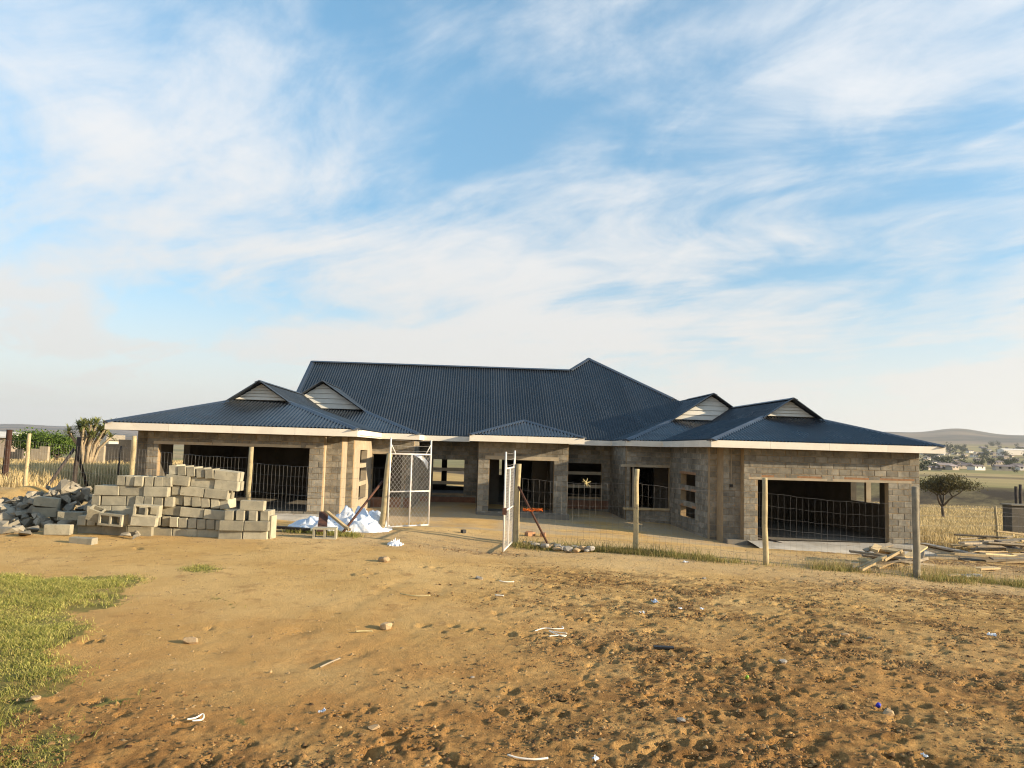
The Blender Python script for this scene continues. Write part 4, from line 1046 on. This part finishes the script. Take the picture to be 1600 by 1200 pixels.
def scrap(px, py, s_, seed, lab):
    p = at_g(px, py); n = 9; u = np.linspace(-1, 1, n); A, B = np.meshgrid(u, u)
    z = np.abs(fbm(A, B, 1.7, 3, seed)) * s_ * 1.3
    me = npmesh('plastic_scrap', np.stack([A * s_ * (1 + .3 * fbm(A, B, 1, 2, seed + 1)), B * s_ * .7 * (1 + .3 * fbm(A, B, 1, 2, seed + 2)), z], -1).reshape(-1, 3), [(i * n + j, i * n + j + 1, (i + 1) * n + j + 1, (i + 1) * n + j) for i in range(n - 1) for j in range(n - 1)], True)
    o = link('plastic_scrap', me, 'plastic', None, (p.x, p.y, gz(p.x, p.y) + .01)); o.rotation_euler = (0, 0, seed); label(o, lab, 'plastic')
for k, (px, py, s_, lab) in enumerate(((502, 1117, .05, 'clear plastic scrap on the dirt at the lower middle left'), (930, 1190, .05, 'clear plastic scrap at the bottom edge'), (1024, 943, .09, 'clear plastic bag lying on the dirt at centre right'),
    (1003, 960, .06, 'small clear plastic scrap below the plastic bag'), (1063, 955, .05, 'white scrap left of a pair on the dirt'), (1097, 954, .05, 'white scrap right of a pair on the dirt'), (1072, 880, .09, 'white plastic scrap in the fence grass'),
    (1332, 888, .09, 'white plastic scrap left of the timber offcuts'), (1445, 1191, .04, 'white scrap at the lower right edge'), (1550, 993, .08, 'white plastic scrap on the dirt near the right edge'), (48, 812, .10, 'white plastic bag caught on the rubble heap'))):
    scrap(px, py, s_ * .48, 3 + k, lab)
# gravel and clods strewn over the yard
def scatter_clods(name, n, wet, s0, s1, mt, lab):
    m = n * 12; y = 3.3 + 12 * rng.random(m) ** 1.3; x = rng.uniform(-1, 1, m) * (y * .75 + 1); dm = damp_shade_mask(x, y)
    cl = ss(-.05, .35, fbm(x, y, 3.2, 4, 71))
    p = dm ** 1.5 * (.22 + .8 * cl) if wet else .15 + .3 * ss(11.5, 12.5, y); keep = rng.random(m) < p; x, y = x[keep][:n], y[keep][:n]
    z = gbase(x, y) + relief(x, y); s_ = s0 + s1 * rng.random(len(x)) ** 3.5 + .0025 * (y / 8)
    base = np.array([(1, 0, -.3), (.2, 1, -.2), (-1, .1, -.3), (-.1, -1, -.2), (.35, .25, .42), (-.4, -.25, .36)])
    tri = np.array([(0, 1, 4), (1, 2, 4), (2, 5, 4), (2, 3, 5), (3, 0, 5), (0, 4, 5)])
    a = rng.uniform(0, 6.28, len(x)); jit = rng.uniform(.45, 1.4, (len(x), 6, 3)); B = base[None] * jit
    X_ = (B[..., 0] * np.cos(a)[:, None] - B[..., 1] * np.sin(a)[:, None]) * s_[:, None] + x[:, None]
    Y_ = (B[..., 0] * np.sin(a)[:, None] + B[..., 1] * np.cos(a)[:, None]) * s_[:, None] + y[:, None]
    Z_ = B[..., 2] * s_[:, None] + z[:, None] + .002
    V = np.stack([X_, Y_, Z_], -1).reshape(-1, 3); Fc = (tri[None] + (np.arange(len(x)) * 6)[:, None, None]).reshape(-1, 3)
    o = link(name, npmesh(name, V, Fc), mt); label(o, lab, name.replace('_', ' '), kind='stuff')
scatter_clods('gravel', 9000, False, .003, .015, 'clod', 'small stones strewn over the bare yard')
scatter_clods('soil_clods', 25000, True, .004, .020, 'wetclod', 'dark crumbled soil clods in the trampled mud')

# ================================================================ GRASS
def blades(name, x, y, h, wd, mt, lab, lean=.5, zfun=None):
    n = len(x); z = (gbase(x, y) + relief(x, y) * ss(32, 20, np.hypot(x, y))) if zfun is None else zfun(x, y)
    a = rng.uniform(0, 6.28, n); l = rng.normal(0, lean, (n, 2)) * h[:, None]
    b0 = np.stack([x - np.cos(a) * wd, y - np.sin(a) * wd, z - .01], -1); b1 = np.stack([x + np.cos(a) * wd, y + np.sin(a) * wd, z - .01], -1)
    m0 = np.stack([x + l[:, 0] * .35 - np.cos(a) * wd * .7, y + l[:, 1] * .35 - np.sin(a) * wd * .7, z + h * .6], -1); m1 = m0 + np.stack([np.cos(a) * wd * 1.4, np.sin(a) * wd * 1.4, 0 * a], -1)
    tp_ = np.stack([x + l[:, 0], y + l[:, 1], z + h], -1)
    V = np.stack([b0, b1, m1, m0, tp_], 1).reshape(-1, 3); k = (np.arange(n) * 5)[:, None]
    Fc = np.concatenate([k + np.array([0, 1, 2]), k + np.array([0, 2, 3]), k + np.array([3, 2, 4])])
    o = link(name, npmesh(name, V, Fc), mt); return label(o, lab, 'grass', kind='stuff')
def in_cells(n, x0, x1, y0, y1):
    x = rng.uniform(x0, x1, n); y = rng.uniform(y0, y1, n); m = blur_mask(x + rng.normal(0, .07, n), y + rng.normal(0, .07, n)) > .5; return x[m], y[m]
x, y = in_cells(700000, -9.5, -2.0, 3.3, 11.2)
den_ = ss(-.45, .30, fbm(x, y, 1.7, 5, 77, .6)); k = rng.random(len(x)) < den_; x, y = x[k], y[k]
x, y = x[:95000], y[:95000]
blades('grass', x, y, rng.uniform(.006, .032, len(x)) * (.5 + 1.3 * ss(-.4, .5, fbm(x, y, 3.1, 3, 78))), rng.uniform(.0018, .0036, len(x)), 'grass', 'short green grass patch on the dirt at the left', 1.0)
def strip(n, pts, wd):
    X_, Y_ = [], []
    for (a, b) in zip(pts[:-1], pts[1:]):
        t = rng.random(n); X_.append(a[0] + (b[0] - a[0]) * t + rng.normal(0, .05, n)); Y_.append(a[1] + (b[1] - a[1]) * t + rng.normal(-.12, wd, n))
    X_, Y_ = np.concatenate(X_), np.concatenate(Y_); m = rng.random(len(X_)) < ss(-.15, .35, fbm(X_, Y_, 1.3, 4, 91)) + .03; return X_[m], Y_[m]
x, y = strip(9000, RP, .17); blades('verge_grass', x, y, rng.uniform(.02, .09, len(x)) * (1 + 1.6 * (rng.random(len(x)) < .08)), rng.uniform(.0025, .0045, len(x)), 'mixgrass', 'green and straw coloured grass growing along the right fence', .45)
x, y = strip(5000, [(5.3, 13.0), (7.4, 12.9), (9.0, 13.3)], .22); blades('dry_verge_grass', x, y + .2, rng.uniform(.05, .17, len(x)), rng.uniform(.002, .004, len(x)), 'drygrass', 'taller dry grass before the timber offcuts', .35)
x, y = strip(2600, [(-.9 - 1.0, 13.7), (-3.3, 14.1)], .12); blades('verge_grass', x, y, rng.uniform(.03, .09, len(x)), rng.uniform(.0025, .004, len(x)), 'grass', 'green grass strip at the foot of the left gate post', .5)
def field(n, u0, u1, r0, r1, hmin, hmax, name, lab, seed, cond=None):
    r_ = np.exp(rng.uniform(math.log(r0), math.log(r1), n)); u = rng.uniform(u0, u1, n); y = r_; x = u * y
    m = rng.random(n) < .2 + .8 * ss(-.4, .3, fbm(x, y, .25, 4, seed))
    if cond is not None: m &= cond(x, y)
    x, y, r_ = x[m], y[m], r_[m]
    return blades(name, x, y, rng.uniform(hmin, hmax, len(x)), .004 + .00035 * r_, 'drygrass', lab, .25)
field(60000, .50, .84, 25, 128, .12, .36, 'veld_grass', 'tall golden dry grass field right of the house', 3, lambda x, y: (x > 15.9 + .12 * (y - 25)) & (gbase(x, y) < 10))
field(36000, -.80, -.36, 21, 90, .12, .35, 'veld_grass', 'short golden dry grass field left of the house', 4, lambda x, y: (x < -12.3))

# ================================================================ TREES
def leaf_cloud(clumps, n_per, size, flat=.6):
    C = np.concatenate([np.array(c)[None] + rng.normal(0, 1, (n_per, 3)) * np.array([r_, r_, r_ * flat]) for c, r_ in clumps]); n = len(C)
    a = rng.normal(0, 1, (n, 3)); a /= np.linalg.norm(a, axis=1)[:, None]; b = np.cross(a, rng.normal(0, 1, (n, 3))); b /= np.linalg.norm(b, axis=1)[:, None]
    s_ = (size * rng.uniform(.6, 1.4, n))[:, None]
    V = np.stack([C - a * s_, C + b * s_ * .45, C + a * s_, C - b * s_ * .45], 1).reshape(-1, 3)
    return V, (np.arange(n) * 4)[:, None] + np.arange(4)
def tree(loc, h, spread, trunk_h, lab, name, leaf, bark='bark', seed=0, flat=.45, levels=4, npc=45, lsize=.06, tr=.17, group=None, clr=.35):
    rd = random.Random(seed); loc = Vector(loc); t = thing(name, loc, lab, 'tree', group); mb = MB(); tips = []
    def grow(p, d, L, r_, lv):
        pts = [p]; rr_ = [r_]; q = p.copy(); dd = d.copy()
        for k in range(3):
            kq = .04 if lv == 0 else .16; dd = (dd + Vector((rd.gauss(0, kq), rd.gauss(0, kq), rd.gauss(0, .07)))).normalized(); q = q + dd * L / 3; pts.append(q.copy()); rr_.append(r_ * (1 - .13 * (k + 1)))
        mb.tube(pts, rr_, 6 if lv > 1 else 9, False)
        if lv >= 2: tips.append((q.copy(), clr * (1.0 if lv >= 3 else .8)))
        if lv < levels:
            nk = rd.choice((2, 3, 3)) if lv else 4; az0 = rd.uniform(0, 6.28)
            for k in range(nk):
                az = az0 + 6.283 * k / nk + rd.uniform(-.4, .4); out = Vector((math.cos(az), math.sin(az), 0)); el = rd.uniform(.15, .55) * (1 if lv else 1.6)
                nd = (dd * .45 + out * .8 + Vector((0, 0, el))).normalized(); grow(q, nd, L * rd.uniform(.62, .85), r_ * .58, lv + 1)
    grow(loc + Vector((0, 0, -.1)), Vector((.03, 0, 1)), trunk_h, tr, 0)
    # fit to the wanted height and spread
    P = np.array([tuple(v) for v in mb.v]); P = P - np.array(loc); T = np.array([tuple(c) for c, _ in tips]) - np.array(loc)
    kz = (h * .93 - trunk_h) / max(T[:, 2].max() - trunk_h, .1); kx = spread * .9 / (T[:, 0].max() - T[:, 0].min())
    mx = (T[:, 0].max() + T[:, 0].min()) / 2
    def fit(Q):
        Q = Q.copy(); wgt = np.clip(Q[:, 2] / trunk_h, 0, 1); Q[:, 0] -= mx * ss(.6, 1.6, Q[:, 2] / trunk_h); sc = 1 + (kx - 1) * wgt; Q[:, 0] *= sc; Q[:, 1] *= sc; hi = Q[:, 2] > trunk_h; Q[hi, 2] = trunk_h + (Q[hi, 2] - trunk_h) * kz; return Q
    P, T = fit(P), fit(T); mb.v = [tuple(p) for p in P]
    o = link('trunk', mb.mesh('trunk', True), bark, t)
    V, Fc = leaf_cloud([(c, r_) for c, (_, r_) in zip(T, tips)], npc, lsize, flat)
    link('crown', npmesh('crown', V, Fc), leaf, t); return t
p = at_g(1474, 810); k_ = p.y / 87
tree(p, 5.1 * k_, 6.6 * k_, 1.5 * k_, 'flat topped thorn tree standing alone in the golden grass right of the house', 'thorn_tree', 'acacia', seed=12, npc=52, lsize=.13 * k_, tr=.17 * k_, levels=4, clr=.46)
bx_, by_ = at_g(50, 712), at_g(92, 712)
for q, (px, hh, sp, sd_, lab) in enumerate(((52, 40, 68, 8, 'dense green tree left of the pair in the field behind the rubble'), (88, 37, 58, 9, 'dense green tree right of the pair in the field behind the rubble'))):
    p = at_y(px, 712, 70); p.z = g(p.x, p.y); kk = 70 / 1200.
    tree((p.x, p.y, p.z), hh * kk, sp * kk * .95, .5, lab, 'leafy_tree', 'bush', seed=sd_, flat=.8, npc=60, lsize=.11, tr=.12, clr=.42)
# tall branching aloe
p = at_g(132, 726); kk = p.y / 1200; al = thing('tree_aloe', p, 'branching tree aloe with pale trunk and spiky rosettes by the ruined walls', 'tree aloe')
tr_ = MB(); ros = []
for (dx, dz, x0) in ((-16, 56, 0), (-8, 60, 0), (2, 58, 0), (10, 54, 2), (20, 60, 6), (27, 54, 8), (33, 42, 10), (14, 44, 4), (-22, 50, -2), (6, 48, 0), (29, 62, 8), (-12, 63, 0), (-4, 54, 0), (4, 64, 1), (16, 62, 5), (22, 50, 7), (-18, 58, -1), (10, 61, 3), (25, 58, 7), (-24, 44, -2)):
    a = p + Vector((x0 * kk, random.uniform(-.3, .3), -.1)); e = p + Vector((dx * kk, random.uniform(-.8, .8), dz * kk)); m_ = a.lerp(e, .5) + Vector((-.15 * (1 if dx > 0 else -1), 0, .25))
    tr_.tube([a, a.lerp(m_, .5), m_, m_.lerp(e, .5), e], [.11, .10, .085, .075, .07], 7); ros.append(e)
tr_.build('trunk', 'palebark', al, True)
V, Fc = [], []
for e in ros:
    for k in range(42):
        az = random.uniform(0, 6.28); el = random.uniform(-.55, 1.2); d = Vector((math.cos(az) * math.cos(el), math.sin(az) * math.cos(el), math.sin(el))); s_ = d.cross(Vector((0, 0, 1))).normalized() * .05; L = random.uniform(.4, .75)
        b = e + d * .05; m_ = e + d * L * .6 + Vector((0, 0, .03)); t_ = e + d * L + Vector((0, 0, -.06)); n = len(V); V += [b - s_, b + s_, m_ + s_ * .8, m_ - s_ * .8, t_]; Fc += [(n, n + 1, n + 2), (n, n + 2, n + 3), (n + 3, n + 2, n + 4)]
link('rosettes', npmesh('rosettes', np.array([tuple(v - p) for v in V]), np.array(Fc)), 'aloe', al)

# ================================================================ BACKGROUND BUILDINGS
def block_wall(px0, px1, top, base, Y, th, lab, rot=0, mt='block'):
    a, b = at_y(px0, base, Y), at_y(px1, base, Y); tz = at_y(px0, top, Y).z; z0 = g(a.x, Y) - .1
    t = thing('ruined_wall', (a.x, Y, z0), lab, 'wall'); mb = MB(); L = b.x - a.x; n = max(2, int(L / .8)); rd_ = random.Random(int(px0))
    prof = [tz - rd_.choice((0, 0, .2, .4)) for _ in range(n)]
    for i in range(n): mb.box((a.x + L * i / n, Y, z0), (a.x + L * (i + 1) / n - .01, Y + th, prof[i]))
    mb.build('blockwork', mt, t); return t
block_wall(141, 161, 688, 724, 63, .3, 'sunlit ruined block wall just right of the tree aloe', mt='lintel')
sh = block_wall(163, 203, 686, 724, 66, 5, 'dark square ruined block hut left of the house corner', mt='darkblock')
block_wall(47, 74, 697, 716, 62, .3, 'low pale ruined wall in the field behind the rubble', mt='lintel')
block_wall(12, 34, 698, 712, 66, .3, 'low dark ruined wall at the left edge of the field', mt='darkblock')
def simple_house(c, w, d, h, rh, rz, lab, cat='house', group=None, wm='farwall', rm='farroof', name='far_house'):
    t = thing(name, c, lab, cat, group); Rz_ = Matrix.Rotation(rz, 3, 'Z'); C = Vector(c)
    mb = MB(); vs = [C + Rz_ @ Vector((x, y, z)) for z in (-.5, h) for x, y in ((-w / 2, -d / 2), (w / 2, -d / 2), (w / 2, d / 2), (-w / 2, d / 2))]
    mb.add(vs, [(0, 3, 2, 1), (4, 5, 6, 7), (0, 1, 5, 4), (1, 2, 6, 5), (2, 3, 7, 6), (3, 0, 4, 7)]); mb.build('wall', wm, t)
    e = .35; mb = MB(); vs = [C + Rz_ @ Vector(q) for q in ((-w / 2 - e, -d / 2 - e, h - .1), (w / 2 + e, -d / 2 - e, h - .1), (w / 2 + e, d / 2 + e, h - .1), (-w / 2 - e, d / 2 + e, h - .1), (-w / 2 - e, 0, h + rh), (w / 2 + e, 0, h + rh))]
    mb.add(vs, [(0, 1, 5, 4), (2, 3, 4, 5), (1, 2, 5), (3, 0, 4), (0, 3, 2, 1)]); mb.build('roof', rm, t)
    for q in (-.28, .22):
        mb = MB(); vs = [C + Rz_ @ Vector((w * q + x, -d / 2 - .03, z)) for x, z in ((-.6, 1.0), (.6, 1.0), (.6, 2.1), (-.6, 2.1))]; mb.poly(vs).build('window', 'black', t)
    return t
p = at_y(6, 700, 80); simple_house((p.x - 2.2, 80, g(p.x, 80)), 7, 5, at_y(6, 682, 80).z - g(p.x, 80), .5, .1, 'pale white plastered house with light roof at the left edge', wm='farwall', rm='whitewall', name='small_house')
p = at_y(181, 686, 120); simple_house((p.x, 120, g(p.x, 120)), 1.8, 1.8, at_y(181, 687, 120).z - g(p.x, 120), .7, .4, 'small house with pale pointed roof behind the ruined hut', wm='whitewall', rm='lintel', name='small_house')
# shed at the right edge, with a dark post above it
p = at_y(1582, 830, 38); zt = at_y(1582, 790, 38).z; z0 = g(p.x, 38) - .2
shed = thing('shed', (p.x, 38, z0), 'dark block shed in the golden grass at the right edge', 'shed')
MB().box((p.x, 38, z0), (p.x + 3.2, 38.7, zt)).build('wall', 'darkblock', shed); MB().box((p.x - .08, 37.9, zt), (p.x + 3.3, 38.8, zt + .06)).build('roof', 'rubble', shed)
for k, (px, t_) in enumerate(((1588, 760), (1595, 757), (1604, 760))):
    b = at_y(px, 786, 46); z_ = g(b.x, 46); top = at_y(px, t_, 46).z
    o = MB().tube([(b.x, 46, z_), (b.x, 46, top)], .09, 8).build('pole', 'darkpost', None, True); label(o, ('leftmost', 'middle', 'rightmost')[k] + ' dark pole of three standing behind the shed', 'pole', 'poles behind the shed')
# valley township: houses and trees far away
rd = random.Random(31); nh = 0
HL = ['small pale house with a dull roof in the far valley', 'GRP']
while nh < 90:
    px = rd.uniform(1442, 1640); py = rd.choice((rd.gauss(703, 3), rd.gauss(711, 4), rd.gauss(722, 5), rd.gauss(731, 3)))
    if py > 740 or py < 694: continue
    q = at_g(px, py + (px - 1520) * .012)
    if q.length > 2600 or q.length < 330: continue
    sc = (.8 + .5 * rd.random() + max(0, q.length - 900) / 2400) * .72
    simple_house((q.x, q.y, q.z), 9 * sc * rd.uniform(.6, 1.3), 6 * sc, 2.7 * sc, 1.0 * sc, rd.uniform(-.5, .5), 'small pale house with a dull roof in the far valley', group='houses of the valley township', wm='whitewall' if rd.random() < .35 else 'farwall'); nh += 1
p = at_g(1592, 711); simple_house((p.x, p.y, p.z), 55, 14, 7, 2, .0, 'long white roofed hall in the far valley at the right edge', 'hall', None, 'whitewall', 'whitewall', 'hall')
FT = []
for k in range(5):
    V, Fc = leaf_cloud([((rd.gauss(0, .22), rd.gauss(0, .22), .5 + rd.gauss(0, .17)), .16) for _ in range(7)], 36, .085, .9); me = npmesh('crown', V, Fc); me.materials.append(MT['fartree']); FT.append(me)
tm = MB().tube([(0, 0, -.1), (0, 0, .5)], [.06, .03], 6).mesh('trunk'); tm.materials.append(MT['bark'])
nt_ = 0
while nt_ < 95:
    px = rd.uniform(1440, 1640); py = rd.choice((rd.gauss(702, 4), rd.gauss(712, 4), rd.gauss(725, 6)))
    if py < 692 or py > 742: continue
    q = at_g(px, py + (px - 1520) * .012)
    if q.length > 2600 or q.length < 330: continue
    s_ = rd.uniform(3.2, 7) * (1 + max(0, q.length - 900) / 1300)
    t = thing('far_tree', q, 'small dark tree among the far valley houses', 'tree', 'trees of the valley township')
    for nme, me in (('trunk', tm), ('crown', rd.choice(FT))):
        o = bpy.data.objects.new(nme, me); COL.objects.link(o); o.parent = t; o.scale = (s_ * rd.uniform(.9, 1.3), s_, s_); o.rotation_euler = (0, 0, rd.uniform(0, 6))
    nt_ += 1
for (px, py, hh, lab) in ((1443, 735, 12, 'round dark tree just right of the house corner in the valley'), (1484, 708, 16, 'tall dark tree right of the roof corner in the valley'), (1585, 738, 9, 'dark bush near the right edge of the valley'), (1474, 720, 8, 'low dark tree between the valley houses')):
    q = at_g(px, py); s_ = hh * q.y / 1200
    t = thing('far_tree', q, lab, 'tree', 'trees of the valley township')
    for nme, me in (('trunk', tm), ('crown', FT[1])):
        o = bpy.data.objects.new(nme, me); COL.objects.link(o); o.parent = t; o.scale = (s_, s_, s_)

# ================================================================ HAZE
mh_ = bpy.data.materials.new('haze_air'); mh_.use_nodes = True; t = mh_.node_tree; t.nodes.clear()
pv = N(t, 'ShaderNodeVolumePrincipled', i_Density=.00009, i_Anisotropy=.25); pv.inputs['Color'].default_value = (.86, .90, .97, 1)
ot = N(t, 'ShaderNodeOutputMaterial'); t.links.new(pv.outputs[0], ot.inputs['Volume']); MT['haze'] = mh_
hz_ = MB().box((-9800, -9800, -40), (9800, 9800, 330)).build('haze', 'haze'); label(hz_, 'thin pale haze in the air over the valley', 'haze', kind='stuff')
